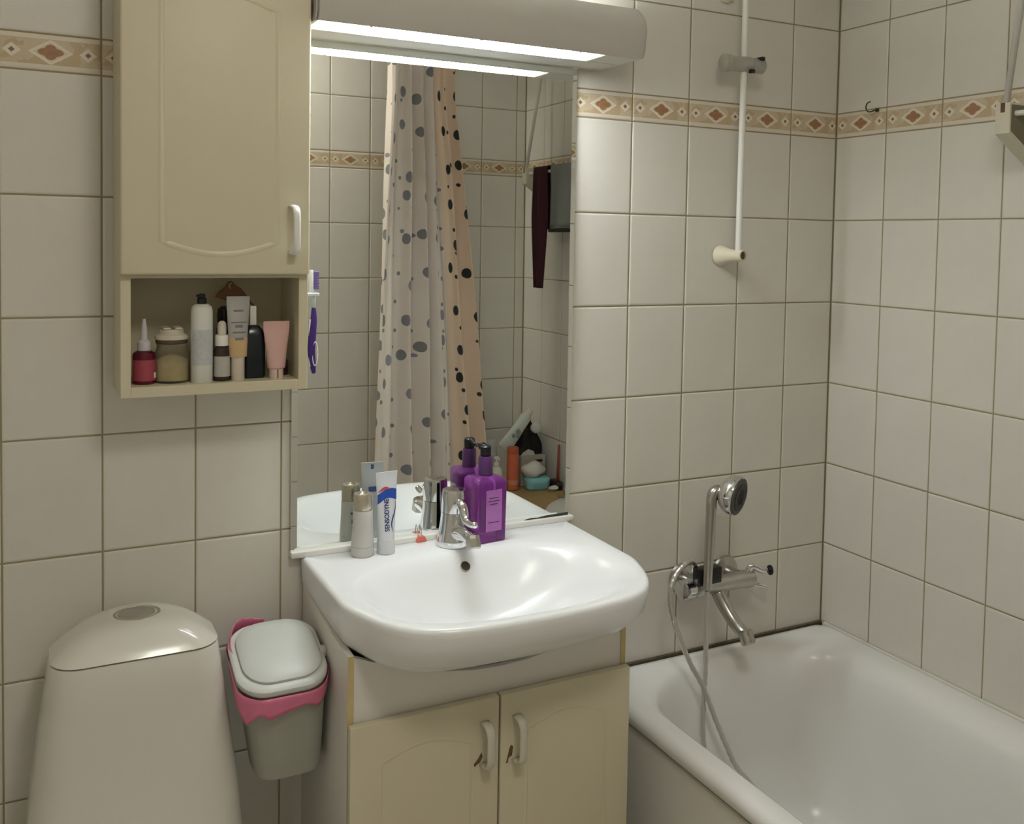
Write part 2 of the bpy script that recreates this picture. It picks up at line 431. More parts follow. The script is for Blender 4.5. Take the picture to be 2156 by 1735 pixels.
# glass jar
o = T3('glass_jar', 'clear glass jar with clamped glass lid and pale contents', 'jar', -1.5665, -.088, ZN)
GL = mat('jar_glass', (228, 220, 200), .06, var=.03, trans=.9, ior=1.15)
lath('jar_body', [(.026, 0), (.0285, .004), (.0285, .046), (.024, .056), (.024, .064)], GL, o)
lath('contents', [(.010, .003), (.0255, .004), (.0255, .034), (.012, .043), (.004, .046)], mat('jar_contents', (206, 196, 160), .8, var=.25, scale=90), o)
lath('gasket', [(.0245, .0642), (.0255, .066), (.0255, .069), (.0245, .0708)], mat('brown_gasket', (92, 74, 58), .6), o)
lath('lid', [(.0265, .071), (.0275, .074), (.0265, .078), (.020, .081), (.020, .086), (.018, .088)], mat('jar_lid_glass', (214, 206, 188), .12, var=.04), o)
for s in (-1, 1):
    bm = BM(); box(bm, s * .009 - .006, s * .009 + .006, -.018, .018, .0882, .0912, .001, 1); obj('lid_clip', bm, mat('lid_metal', (232, 222, 206), .3, .3), o)
# spray can
o = T3('spray_can', 'white cylindrical spray can with black nozzle standing in the niche', 'spray can', -1.5215, -.108, ZN)
lath('can_body', [(.0165, 0), (.0175, .002), (.0175, .118), (.0160, .125), (.0115, .129), (.008, .130)], mat('white_can', (222, 222, 216), .35, var=.02), o)
label_band(o, .0176, .030, .088, -2.75, -.5, mat('grey_print', (196, 198, 200), .5, var=.25, scale=260))
bm = BM(); lathe(bm, [(.0075, .1305), (.0075, .139), (.0055, .141), (.0055, .1455), (.004, .147)], 18); box(bm, -.009, .004, -.003, .003, .141, .1455, .0008, 1)
obj('nozzle', bm, DARK, o, angle=40)
# dropper bottle
o = T3('dropper_bottle', 'slim dark dropper bottle with white rubber bulb beside the silver tube', 'bottle', -1.4885, -.105, ZN)
lath('bottle_body', [(.0125, 0), (.0135, .002), (.0135, .049), (.0125, .056), (.0095, .059)], mat('smoked_glass', (58, 50, 48), .12, var=.08), o)
label_band(o, .0136, .008, .042, -2.9, -.2, mat('pale_label', (188, 186, 178), .55, var=.18, scale=150))
lath('collar', [(.0115, .0592), (.0115, .076), (.0105, .0775)], WPLASTIC, o)
lath('bulb', [(.0072, .0777), (.0076, .090), (.0066, .097), (.003, .1005)], mat('rubber_bulb', (216, 206, 192), .6), o)
# black capped bottle behind
o = T3('black_cap_bottle', 'dark bottle with rounded black cap behind the dropper bottle', 'bottle', -1.4775, -.068, ZN)
lath('bottle_body', [(.013, 0), (.014, .002), (.014, .084), (.010, .092)], mat('dark_bottle', (38, 36, 40), .3), o)
lath('cap', [(.0125, .0925), (.0130, .108), (.0115, .118), (.006, .1225)], DARK, o)
# silver tube on gold cap
o = T3('foundation_tube', 'flat silver grey tube with tan base standing on a pale gold cap', 'tube', -1.4635, -.112, ZN, .06)
SILV = mat('silver_film', (176, 176, 172), .3, .25, var=.05)
flat_tube(o, .0145, .0192, .088, .042, .0125, SILV)
bm = BM(); rs = []
for k in range(7):
    s = k / 6 * .36; z = .0405 + .088 * s; wv = .0149 + .0047 * s; d = .0133 * (1 - s) ** .75
    rs.append([(wv * math.cos(2 * PI * i / 16), d * math.sin(2 * PI * i / 16), z) for i in range(16)])
rings(bm, rs); fix(bm); obj('tan_window', bm, mat('tan_cream', (206, 176, 132), .4, var=.05), o, angle=60)
lath('cap', [(.0105, 0), (.011, .001), (.011, .038), (.0118, .0402)], mat('pale_gold', (230, 218, 204), .28, .3, var=.05), o)
for zz, hw, hh in ((.118, .008, .0016), (.099, .013, .0007), (.092, .006, .0022), (.082, .011, .0012), (.071, .007, .0020)):
    f_ = (zz - .042) / .088; d = .0125 * max(1 - f_, 0) ** .75
    bm = BM(); box(bm, -hw, hw, -d - .0012, -d - .0002, zz - hh, zz + hh, .0002, 1)
    obj('print_mark', bm, mat('dark_print', (132, 128, 124), .5), o)
# brown fan-shaped puff
o = T3('makeup_puff', 'brown fan-shaped cosmetic puff tucked behind the silver tube', 'makeup puff', -1.4655, -.060, ZN + .122, .12)
bm = BM(); fan = [(-.027, .016), (-.020, .026), (-.010, .034), (-.005, .042), (.001, .0435), (.008, .036), (.016, .031), (.026, .020), (.036, .005), (.045, -.003), (.030, .004), (.010, .0085), (-.012, .011)]
prism(bm, fan, -.004, .004, 'y', .0015); obj('puff_pad', bm, mat('brown_suede', (132, 98, 70), .9, var=.15, scale=80), o, angle=50)
bm = BM(); cyl(bm, (.002, 0, -.1215), (.002, 0, .012), .0035, .0035, 12); obj('puff_handle', bm, mat('brown_handle', (96, 66, 46), .6), o, angle=40)
bm = BM(); tube(bm, [(-.003, -.0045, .030), (-.005, -.005, .036), (-.001, -.005, .041)], .0014, 8); obj('strap', bm, mat('pale_strap', (190, 170, 150), .6), o, True)
# dark bottle with white applicator
o = T3('dark_lotion_bottle', 'squat black bottle with slim white applicator left of the pink tube', 'bottle', -1.4325, -.085, ZN)
bm = BM(); rings(bm, [rrect(-.0165, .0165, -.014, .014, .006, 5, 0), rrect(-.0185, .0185, -.0155, .0155, .007, 5, .003), rrect(-.0185, .0185, -.0155, .0155, .007, 5, .070), rrect(-.0150, .0150, -.0125, .0125, .007, 5, .083), rrect(-.009, .009, -.008, .008, .006, 5, .090)]); fix(bm)
obj('bottle_body', bm, mat('black_green_glass', (26, 34, 40), .2, var=.15), o, angle=40)
bm = BM(); box(bm, -.0065, .0045, -.004, .004, .0905, .1235, .0012, 2); obj('applicator', bm, WPLASTIC, o, angle=40)
# pink tube
o = T3('pink_cream_tube', 'pale pink squeeze tube standing on its cap at the right end of the niche', 'tube', -1.3985, -.110, ZN)
PINK = mat('pink_film', (216, 176, 168), .4, var=.03)
flat_tube(o, .0150, .0222, .068, .0185, .0135, PINK)
lath('cap', [(.0115, 0), (.012, .001), (.0118, .016), (.0135, .0180)], mat('pale_pink_cap', (230, 208, 198), .35), o)
bm = BM(); box(bm, -.0008, .0008, -.0132, -.0114, .002, .0165); obj('cap_seam', bm, mat('cap_seam', (130, 90, 80), .6), o)
# dark small pot at far right
o = T3('dark_pot', 'small dark maroon pot in the right corner of the niche', 'pot', -1.3790, -.070, ZN)
lath('pot_body', [(.0095, 0), (.010, .001), (.010, .014), (.009, .016)], mat('maroon_glass', (60, 34, 38), .15, var=.4, scale=100), o)
lath('lid', [(.0102, .0162), (.0102, .024), (.009, .0255)], mat('maroon_lid', (78, 56, 58), .25, var=.4, scale=90), o)

# ------------------------------------------------------------------ toothbrush on the cabinet side
o = thing('toothbrush', 'purple and white toothbrush hanging beside the mirror on the cabinet side', 'toothbrush', (-1.3335, -.108, ZB - .412))
PURP = mat('purple_rubber', (70, 40, 128), .4, var=.05); PW = mat('white_brush_plastic', (238, 238, 236), .3)
bm = BM(); tube(bm, smooth_path([(0, 0, .026), (0, 0, .005), (-.002, 0, -.020), (-.0035, 0, -.050), (-.001, 0, -.075), (.001, 0, -.090)], 6), .005, 12, lambda s: .0032 + .0038 * math.sin(PI * min(s * 1.02, 1)) ** .8)
obj('brush_handle', bm, PURP, o, True)
bm = BM(); tube(bm, [(-.0065, -.001, .005), (-.0070, -.001, -.02), (-.0078, -.001, -.05), (-.006, -.001, -.078)], .0019, 8); obj('white_spine', bm, PW, o, True)
bm = BM(); ring = [(.0015 + .0046 * math.cos(q), -.0056, -.055 + .021 * math.sin(q)) for q in [2 * PI * k / 24 for k in range(25)]]
tube(bm, ring, .0010, 6); obj('grip_ring', bm, PW, o, True)
bm = BM(); tube(bm, [(0, 0, .022), (.0003, 0, .040), (0, 0, .054), (-.004, 0, .062)], .0034, 10); obj('neck', bm, mat('aqua_neck', (200, 226, 220), .3), o, True)
bm = BM(); rings(bm, [rrect(-.0090, -.0020, -.0055, .0055, .0025, 4, .052 + .0), rrect(-.0095, -.0015, -.006, .006, .003, 4, .056), rrect(-.0095, -.0015, -.006, .006, .003, 4, .088), rrect(-.0085, -.0025, -.0045, .0045, .002, 4, .0915)]); fix(bm)
hd = obj('brush_head', bm, PW, o, angle=40)
bm = BM()
for k in range(7): box(bm, -.0018, .0085 - .0008 * (k % 2), -.005, .005, .0575 + k * .0046, .0615 + k * .0046, .0007, 1)
obj('bristles', bm, mat('lilac_bristles', (128, 108, 178), .7), hd)
bm = BM(); box(bm, -.0170, -.0135, -.012, .012, .045, .0535, .001, 1)
box(bm, -.0135, .0075, -.0095, -.0065, .046, .0515, .001, 1); box(bm, -.0135, .0075, .0065, .0095, .046, .0515, .001, 1)
obj('hanger_clip', bm, mat('clear_clip', (214, 224, 222), .2), o)

# ------------------------------------------------------------------ mirror
mt = thing('wall_mirror', 'large frameless bathroom mirror with white lower rail above the basin', 'mirror', (-1.0485, -0.0085, ZB - .374))
mt.rotation_euler = (-0.0038, 0, 0)
GLASS = mat('mirror_silver', (240, 243, 240), .012, 1.0, var=.004, scale=3)
hw, hh, bv, dp = .2985, .476, .011, .0016
bm = BM(); rs = [[Vector((sx * (hw - i), y, sz * (hh - i))) for sx, sz in ((-1, -1), (1, -1), (1, 1), (-1, 1))] for i, y in ((0, .004), (0, -dp + .0), (bv, -dp - .0012))]
rings(bm, rs); fix(bm); obj('mirror_glass', bm, GLASS, mt)
bm = BM(); box(bm, -hw - .001, hw + .005, -.0125, .0065, -hh - .008, -hh + .0025, .0012, 2); obj('lower_rail', bm, WPLASTIC, mt, angle=40)
bm = BM(); prism(bm, [(.190, -hh + .0027), (.205, -hh + .0050), (.222, -hh + .0040), (.240, -hh + .0066), (hw - .004, -hh + .0085), (hw - .004, -hh + .0027)], -.0034, -.0026, 'y')
obj('desilvered_patch', bm, mat('desilvered_black', (66, 66, 60), .5, var=.4, scale=60), mt)
for sx in (-1, 1):
    bm = BM(); box(bm, sx * (hw - .004) - .007, sx * (hw - .004) + .007, -.006, .004, hh - .004, hh + .006, .0015, 2); obj('top_clip', bm, WPLASTIC, mt, angle=40)

# ------------------------------------------------------------------ mirror lamp
lt = thing('mirror_lamp', 'white rounded strip lamp mounted above the mirror with glowing lower opening', 'lamp', (-1.025, 0, ZB + .100))
x0, x1 = -.322, .325
def prof(o_):   # outer profile (y,z) from back top, over the front, to the lower front lip
    p = [(-.074, .106 - o_)]
    for k in range(9):
        a = PI / 2 + (PI / 2 + .35) * k / 8
        p.append((-.118 + (.052 - o_) * math.cos(a), .054 + (.052 - o_) * math.sin(a)))
    p += [(-.165 + o_, .012), (-.158 + o_ * .6, 0.0)]
    return p
outer, inner = prof(0), prof(.0025)
bm = BM(); prism(bm, outer + inner[::-1], x0, x1, 'x'); obj('housing', bm, LAMPBODY, lt, angle=40)
bm = BM(); box(bm, .2500, x1, -.158, -.0862, -.0008, .0030, .001, 1); obj('underside_plate', bm, LAMPBODY, lt)
bm = BM(); box(bm, x0, x1, -.083, -.014, -.001, .004, .001, 1); box(bm, x0, x1, -.014, -.0015, -.001, .105, .001, 1)
box(bm, x0, x1, -.086, -.083, -.001, .030)
obj('back_plate', bm, LAMPBODY, lt)
def endcap(xa, xb, nm):
    bm = BM(); rs = []
    P = outer + [(-.0015, 0.0), (-.0015, .106)]
    cy_, cz_ = -.08, .05
    for xx, sc in ((xa, 1.0), (xb - .012 * (1 if xb > xa else -1), 1.0), (xb - .003 * (1 if xb > xa else -1), .93), (xb, .82)):
        rs.append([(xx, cy_ + (a - cy_) * sc, cz_ + (b - cz_) * sc) for a, b in P])
    rings(bm, rs); fix(bm); return obj('end_cap', bm, LAMPBODY, lt, angle=35)
endcap(.3252, .345, 1)
bm = BM(); prism(bm, outer + [(-.0015, 0.0), (-.0015, .106)], x0 - .0015, x0 + .004, 'x'); obj('end_cap', bm, LAMPBODY, lt)
ED, EU = emit('tube_glow_down', (244, 252, 255), LAMP_DOWN), emit('tube_glow_up', (248, 252, 255), LAMP_UP)
EW = emit('diffuser_end_glow', (255, 248, 222), LAMP_DOWN * .10)
bm = BM(); box(bm, x0 + .095, .185, -.154, -.087, .004, .007); obj('lower_diffuser', bm, ED, lt)
for a, b in ((x0 + .006, x0 + .0945), (.1855, .2495)):
    bm = BM(); box(bm, a, b, -.154, -.087, .004, .007); obj('diffuser_end', bm, EW, lt)
bm = BM(); box(bm, x0 + .02, .150, -.070, -.018, .100, .118, .004, 2); obj('upper_diffuser', bm, EU, lt)
for xx in (x0 + .098, -.015, .195):
    bm = BM(); box(bm, xx - .0025, xx + .0025, -.157, -.150, -.0005, .0035, .0008, 1); obj('retaining_clip', bm, LAMPBODY, lt)

# ------------------------------------------------------------------ wash basin
SZ = ZB - .858
bt = thing('wash_basin', 'white ceramic wash basin with wide rounded front on the cream vanity', 'basin', (-1.042, 0, SZ))
def outer_pt(a):
    """outline in plan: straight back and sides, softly curved front"""
    c_, s_ = math.cos(a), math.sin(a); lo, hi = 0.0, 1.0
    def inside(px, py):
        if py > -.0125: return False
        if abs(px) > .2855: return False
        q = abs(px) / .2855
        fr = -.452 + .030 * q ** 2 if q < .001 else -.452 + .034 * q ** 2 + .150 * q ** 7
        # rounded shoulder
        return py > fr
    for _ in range(40):
        mid = (lo + hi) / 2
        if inside(mid * c_, -.20 + mid * s_): lo = mid
        else: hi = mid
    return lo * c_, -.20 + lo * s_
angs = sorted([2 * PI * k / 120 for k in range(120)] + [math.atan2(.1875, .2855), PI - math.atan2(.1875, .2855)])
OUT = [outer_pt(a) for a in angs]
def inn(a, ax, ay, cy, n_=2.6):
    c_, s_ = math.cos(a), math.sin(a)
    r = (abs(c_ / ax) ** n_ + abs(s_ / ay) ** n_) ** (-1 / n_); return r * c_, cy + r * s_
def off(p, d, cy=-.2):
    v = Vector((p[0], p[1] - cy)); L = v.length; v = v * ((L - d) / L); return v.x, v.y + cy
def low(p, k, fy, bx):
    return p[0] * bx, max(p[1], fy) if p[1] < fy else p[1]
rs = []
def ring_at(fn, z): rs.append([Vector((*fn(i), z)) for i in range(len(angs))])
ring_at(lambda i: inn(angs[i], .075, .060, -.17, 2), -.178)
ring_at(lambda i: inn(angs[i], .135, .085, -.17, 2.2), -.165)
def under(i, kx, yb, yf):
    px, py = OUT[i]; return px * kx, -.0125 - (-.0125 - py) / (.452 - .0125) * (abs(yf) - abs(yb)) - (abs(yb) - .0125)
ring_at(lambda i: under(i, .70, .020, .270), -.142)
ring_at(lambda i: under(i, .86, .016, .345), -.112)
ring_at(lambda i: under(i, .955, .0135, .408), -.078)
ring_at(lambda i: under(i, .99, .0125, .440), -.048)
ring_at(lambda i: off(OUT[i], .0005), -.016)
ring_at(lambda i: OUT[i], -.008)
ring_at(lambda i: off(OUT[i], .0025), -.0022)
ring_at(lambda i: off(OUT[i], .008), 0.0)
IN = dict(ax=.243, ay=.160, cy=-.262)
ring_at(lambda i: tuple(.5 * a + .5 * b for a, b in zip(off(OUT[i], .008), inn(angs[i], IN['ax'] + .012, IN['ay'] + .010, IN['cy']))), -.0006)
ring_at(lambda i: inn(angs[i], .255, .170, -.262), -.0010)
for ax_, ay_, cy_, n_, z_ in ((.249, .165, -.262, 2.6, -.0026), (.241, .158, -.262, 2.55, -.0065), (.231, .150, -.261, 2.5, -.0135), (.219, .141, -.259, 2.45, -.024), (.206, .131, -.256, 2.4, -.037), (.188, .118, -.252, 2.35, -.055), (.163, .100, -.247, 2.3, -.075), (.128, .078, -.240, 2.2, -.095), (.085, .054, -.233, 2.1, -.111), (.024, .024, -.225, 2, -.120)):
    ring_at(lambda i: inn(angs[i], ax_, ay_, cy_, n_), z_)
bm = BM(); rings(bm, rs); fix(bm); obj('basin_bowl', bm, CERAMIC, bt, angle=75)
bm = BM(); m_ = axis_mtx((.001, -.1205, -.0260), (0, -1, .95)); lathe(bm, [(.0100, -.004), (.0100, .0012), (.0082, .0016)], 24, m_)
obj('overflow_ring', bm, mat('overflow_rim', (176, 170, 160), .3, .6), bt, angle=40)
bm = BM(); lathe(bm, [(.0088, .0017), (.0088, .0022)], 24, m_); obj('overflow_hole', bm, mat('overflow_dark', (70, 62, 54), .5), bt)
bm = BM(); lathe(bm, [(.021, -.1195), (.021, -.1175), (.012, -.1185)], 24, Matrix.Translation((0, -.225, 0))); obj('drain', bm, CHROME, bt, angle=40)

# ------------------------------------------------------------------ vanity cabinet
vt = thing('vanity_cabinet', 'cream two-door vanity cabinet under the wash basin', 'cabinet', (-1.052, 0, 0))
vx0, vx1, vf = -1.321 + 1.052, -.783 + 1.052, -.284
vtop = ZB - .925; dt = ZB - 1.052
bm = BM()
side = [(-.002, .02), (-.002, vtop + .010), (-.20, vtop - .012), (vf, vtop - .016), (vf, .02)]
for xa in (vx0, vx1 - .0105): prism(bm, side, xa, xa + .0105, 'x')
box(bm, vx0 + .0105, vx1 - .0105, vf + .002, -.002, .08, .095); box(bm, vx0 + .0105, vx1 - .0105, -.008, -.002, .095, .70)
box(bm, vx0 + .0105, vx1 - .0105, -.24, -.23, .0, .08)
obj('body', bm, CABW, vt)
for xa in (vx0, vx1 - .0105):
    bm = BM(); box(bm, xa + .0003, xa + .0102, vf - .0012, vf - .0002, .08, vtop - .0165); obj('edge_band', bm, CABE, vt)
fas = [(-1.3100, -.945), (-1.28, -.957), (-1.231, -.974), (-1.19, -.988), (-1.145, -.999), (-1.09, -1.007), (-1.042, -1.009), (-.99, -1.007), (-.94, -.999), (-.895, -.988), (-.85, -.974), (-.81, -.961), (-.794, -.955), (-.794, -1.062), (-1.310, -1.062)]
bm = BM(); prism(bm, [(a + 1.052, ZB + b) for a, b in fas][::-1], -.283, -.270, 'y'); obj('fascia', bm, CABW, vt)
for s, xa, xb in ((0, vx0, -.0015), (1, .0015, vx1 + .001)):
    bm = BM(); box(bm, xa, xb, -.3015, vf - .0018, .085, dt, .003, 2)
    d = obj('door', bm, CAB, vt, angle=40)
    moulding('panel_moulding', arch_path(xa + .052, xb - .052, .20, dt - .072, .014, .022, -.3015), .009, .0009, CAB, d)
    hx = -.0295 if s == 0 else .0325
    hz0, hz1 = (ZB - 1.166, ZB - 1.093) if s == 0 else (ZB - 1.172, ZB - 1.094)
    bow_handle(d, hx, -.3015, hz0, hz1, mat('aged_white_plastic', (212, 206, 190), .4, var=.05),   .0165, .028)
    bm = BM()
    ch = ((-.0035, .004), (.001, .013), (-.001, .021), (-.0075, .011), (-.0155, .003), (-.014, -.002), (-.010, .001)) if s == 0 else ((-.004, .008), (-.002, .024), (-.006, .027), (-.009, .022), (-.013, .006), (-.0155, -.003), (-.0125, -.004), (-.0105, .005))
    prism(bm, [(hx - .0045 + a, hz0 + b) for a, b in ch], -.3021, -.3012, 'y'); obj('chipped_patch', bm, mat('chipped_brown', (112, 84, 54), .8, var=.3, scale=90), d)

# ------------------------------------------------------------------ basin tap
ft = thing('basin_tap', 'chrome single-lever basin tap at the back of the wash basin', 'tap', (-1.040, -.060, SZ))
bm = BM(); lathe(bm, [(.0335, 0), (.0340, .003), (.0325, .012), (.0285, .032), (.0262, .050), (.0250, .064)], 28); obj('tap_body', bm, CHROME, ft, angle=40)
bm = BM(); lathe(bm, [(.0252, .0648), (.0246, .085), (.0238, .102), (.0225, .1075), (.016, .1095)], 28); capo = obj('tap_cap', bm, CHROME, ft, angle=30)
bm = BM(); lv = smooth_path([(0, -.018, .083), (0, -.034, .086), (0, -.046, .079), (0, -.054, .066), (0, -.068, .060), (0, -.088, .061), (0, -.100, .064)], 6)
tube(bm, lv, .0075, 12, lambda s: .0112 - .0052 * s); obj('lever', bm, CHROME, capo, True)
bm = BM(); sp = smooth_path([(0, -.010, .026), (0, -.045, .034), (0, -.075, .034), (0, -.094, .030)], 6)
tube(bm, sp, .013, 16, lambda s: .0165 - .0045 * s); spo = obj('spout', bm, CHROME, ft, True)
bm = BM(); m_ = axis_mtx((0, -.092, .030), (0, -.35, -.94)); lathe(bm, [(.0135, -.012), (.0145, -.006), (.0145, .010), (.0125, .0135)], 8, m_); obj('aerator', bm, BRUSHED, spo)

# ------------------------------------------------------------------ things on the basin deck
o = thing('serum_bottle', 'slim grey bottle with gold cap at the left of the basin deck', 'bottle', (-1.2215, -.050, SZ), 0, 'toiletries on the basin deck')
bm = BM(); lathe(bm, [(.0205, 0), (.0215, .0015), (.0214, .020), (.0200, .040), (.0190, .060), (.0185, .084), (.0172, .0865)], 28); obj('bottle_body', bm, mat('satin_grey_plastic', (204, 202, 196), .35, var=.02), o, angle=40)
bm = BM(); lathe(bm, [(.0178, .0872), (.0180, .090), (.0176, .114), (.0165, .1165), (.0120, .1168), (.0100, .1135)], 28); obj('cap', bm, mat('champagne_metal', (204, 198, 182), .25, .8, var=.03), o, angle=35)
bm = BM(); lathe(bm, [(.0216, .018), (.0217, .0185), (.0216, .019)], 28, cap=False); obj('base_ring', bm, mat('ring_grey', (180, 178, 172), .4), o)
for zz, hw_, hh_ in ((.030, .004, .009), (.048, .0045, .0045), (.064, .006, .002)):
    bm = BM(); box(bm, -hw_, hw_, .0196, .0207, zz - hh_, zz + hh_, .0003, 1); obj('print_mark', bm, mat('grey_letter', (110, 110, 112), .5), o)
# toothpaste tube standing on cap
o = thing('toothpaste_tube', 'white toothpaste tube with blue wave and lettering, standing on its cap', 'toothpaste', (-1.1770, -.055, SZ), .12, 'toiletries on the basin deck')
WT = mat('toothpaste_white', (224, 226, 232), .35, var=.01)
bm = BM(); rs = []; n_ = 24; Ht, H0 = .120, .024
def tube_r(s): return .0162 + .0058 * s, max(.0155 * (1 - s) ** .7, .0013)
for k in range(13):
    s = k / 12; a_, d_ = tube_r(s)
    rs.append([(a_ * math.cos(2 * PI * i / n_), d_ * math.sin(2 * PI * i / n_), H0 + Ht * s) for i in range(n_)])
rs.append([(.0228 * math.copysign(abs(math.cos(2 * PI * i / n_)) ** .6, math.cos(2 * PI * i / n_)), .0013 * math.sin(2 * PI * i / n_), H0 + Ht + .010) for i in range(n_)])
rings(bm, rs); fix(bm); obj('tube_body', bm, WT, o, angle=60)
bm = BM(); lathe(bm, [(.0165, 0), (.0172, .001), (.0165, .0225), (.0160, .0238)], 26); obj('cap', bm, mat('cap_white', (218, 219, 222), .4), o, angle=40)
def on_tube(x, z, lift=.0004, front=True):
    s = min(max((z - H0) / Ht, 0), 1); a_, d_ = tube_r(s); q = max(-.97, min(.97, x / a_))
    y = d_ * math.sqrt(1 - q * q) + lift
    return Vector((x, -y if front else y, z))
def decal(name, outline, m, lift=.0004, ny=14):
    """strip printed on the tube front: outline = function z-> ; given list of (x_left,x_right,z) rows or columns"""
    bm = BM(); V = []
    for (x, za, zb_) in outline: V.append([bm.verts.new(on_tube(x, za + (zb_ - za) * k / 4, lift)) for k in range(5)])
    for a, b in zip(V, V[1:]):
        for k in range(4): bm.faces.new((a[k], b[k], b[k + 1], a[k + 1]))
    bm.normal_update()
    if sum(f.normal.y for f in bm.faces) > 0: bmesh.ops.reverse_faces(bm, faces=bm.faces[:])
    return obj(name, bm, m, o)
BLUE = mat('print_blue', (40, 84, 178), .35, var=.03); NAVY = mat('print_navy', (34, 44, 110), .35); REDP = mat('print_red', (196, 84, 98), .35)
decal('blue_wave', [(x, .094 + .007 * math.sin((x + .02) * 95) + .25 * (x + .02), .112 + .0115 * math.sin(min((x + .02) / .038, 1) * PI * .75) - .0) for x in [-.0196 + .0393 * i / 14 for i in range(15)]], BLUE)
decal('red_wave', [(x, .116 + .006 * math.sin((x + .02) * 75), .1165 + .006 * math.sin((x + .02) * 75) + .0052 * math.sin(PI * (x + .0196) / .026)) for x in [-.0196 + .026 * i / 10 for i in range(11)]], REDP, .0006)
bm = BM(); V = []
for k in range(21):
    s = k / 20; z = .040 + .058 * s; xc = .0075 + .0062 * math.sin(s * 2 * PI * .8 + .3) * (1 - .1 * s) * -1 + .004; hw_ = .0014 * math.sin(PI * s) + .0002
    V.append((bm.verts.new(on_tube(xc - hw_, z, .0005)), bm.verts.new(on_tube(xc + hw_, z, .0005))))
for a, b in zip(V, V[1:]): bm.faces.new((a[0], a[1], b[1], b[0]))
bm.normal_update()
if sum(f.normal.y for f in bm.faces) > 0: bmesh.ops.reverse_faces(bm, faces=bm.faces[:])
obj('navy_swoosh', bm, NAVY, o)
me = text_mesh('SENSODYNE', .0125)
for v in me.vertices:
    tx, ty = v.co.x, v.co.y
    v.co = on_tube(-.0035 - ty, .074 + tx * .86, .0005 + .0002 * (v.co.z > 0))
link('lettering', me, NAVY, o)
for bx in ((-.003, .003, .0014, .0018, .141, .150), (-.009, .010, .0096, .0102, .098, .108)):
    bm = BM(); box(bm, *bx); obj('rear_print', bm, mat('rear_print_blue', (92, 110, 170), .4), o)
# small pink clip
o = thing('pink_clip', 'tiny coral pink plastic clip between the toothpaste and the tap', 'clip', (-1.0935, -.0235, SZ), .2)
bm = BM(); prism(bm, [(-.0105, .0002), (.0105, .0002), (.0095, .006), (.0055, .0115), (-.0055, .0115), (-.0095, .006)], -.005, .005, 'y', .0012)
obj('clip_body', bm, mat('coral_plastic', (222, 118, 106), .35, var=.05), o, angle=40)
for s in (-1, 1):
    bm = BM(); tube(bm, [(s * .0035, .004, .009), (s * .0045, .006, .020), (s * .0030, .006, .030)], .0009, 8); obj('wire_prong', bm, BRUSHED, o, True)
# purple pump bottle
o = thing('purple_pump_bottle', 'square translucent purple pump bottle standing right of the tap', 'bottle', (-.9690, -.0520, SZ), .12, 'toiletries on the basin deck')
PUR = mat('purple_plastic', (172, 88, 184), .08, var=.03, trans=.70, ior=1.3)
bm = BM(); rings(bm, [rrect(-.030, .030, -.030, .030, .005, 5, .0), rrect(-.0315, .0315, -.0315, .0315, .006, 5, .002), rrect(-.0325, .0325, -.0325, .0325, .006, 5, .115), rrect(-.0315, .0315, -.0315, .0315, .007, 5, .1205), rrect(-.027, .027, -.027, .027, .008, 5, .1245), rrect(-.014, .014, -.014, .014, .013, 5, .1275)]); fix(bm)
obj('bottle_body', bm, PUR, o, angle=40)
bm = BM(); box(bm, -.018, .019, -.0330, -.0324, .022, .104, .0001, 1); obj('front_label', bm, mat('lilac_label', (180, 112, 188), .3, var=.15, scale=40), o)
for zz, hw_ in ((.088, .011), (.082, .013), (.076, .009), (.040, .012)):
    bm = BM(); box(bm, -hw_, hw_, -.0334, -.0330, zz - .0008, zz + .0008); obj('print_mark', bm, mat('dark_purple_print', (92, 40, 100), .4), o)
DPU = mat('dark_purple_plastic', (92, 56, 108), .2, var=.05)
bm = BM(); lathe(bm, [(.0142, .1270), (.0148, .130), (.0145, .160), (.0130, .1655)], 24); obj('neck_collar', bm, DPU, o, angle=35)
bm = BM(); lathe(bm, [(.0090, .1658), (.0110, .168), (.0112, .184), (.0085, .1865)], 20); ph = obj('pump_head', bm, DARK, o, angle=35)
bm = BM(); tube(bm, [(0, -.004, .182), (0, .016, .184), (0, .030, .1815), (0, .036, .178)], .0045, 10, lambda s: .0052 - .0022 * s); obj('pump_spout', bm, DARK, ph, True)

# ------------------------------------------------------------------ toilet
tt = thing('toilet', 'white ceramic toilet with tapered cistern and curved lid', 'toilet', (-1.625, 0, 0))
TOI = mat('toilet_ceramic', (226, 222, 212), .16, var=.01, scale=5, coat=.2)
cz = ZB - .934
def cis(hwx, yf, r, z, tilt=0.0, yb=-.006, rb=.070):
    return [Vector((p.x, p.y, z + tilt * p.x)) for p in rrect(-hwx, hwx, yf, yb, (rb, rb, r, r), 8)]
bm = BM(); rs = [cis(.168, -.205, .055, .40), cis(.1655, -.197, .055, .50), cis(.158, -.188, .052, .58), cis(.147, -.181, .050, .67), cis(.1345, -.175, .046, .76), cis(.1275, -.171, .045, cz - .006), cis(.126, -.1695, .044, cz - .002)]
rings(bm, rs); fix(bm); obj('cistern', bm, TOI, tt, angle=50)
bm = BM(); rs = [cis(.1245, -.168, .043, cz - .0005), cis(.1265, -.170, .044, cz + .0012)]
for k in range(1, 11):
    zz = .043 * math.sin(PI / 2 * k / 10.3); f = (1 - zz / .0432) ** (1 / 2.2)
    rs.append(cis(.026 + .1005 * f, -.112 - .058 * f ** 1.1, .020 + .024 * f, cz + .0012 + zz, 0, -.006 - .042 * (1 - f) ** .8, .022 + .050 * f))
rings(bm, rs); fix(bm); lid = obj('cistern_lid', bm, TOI, tt, angle=60)
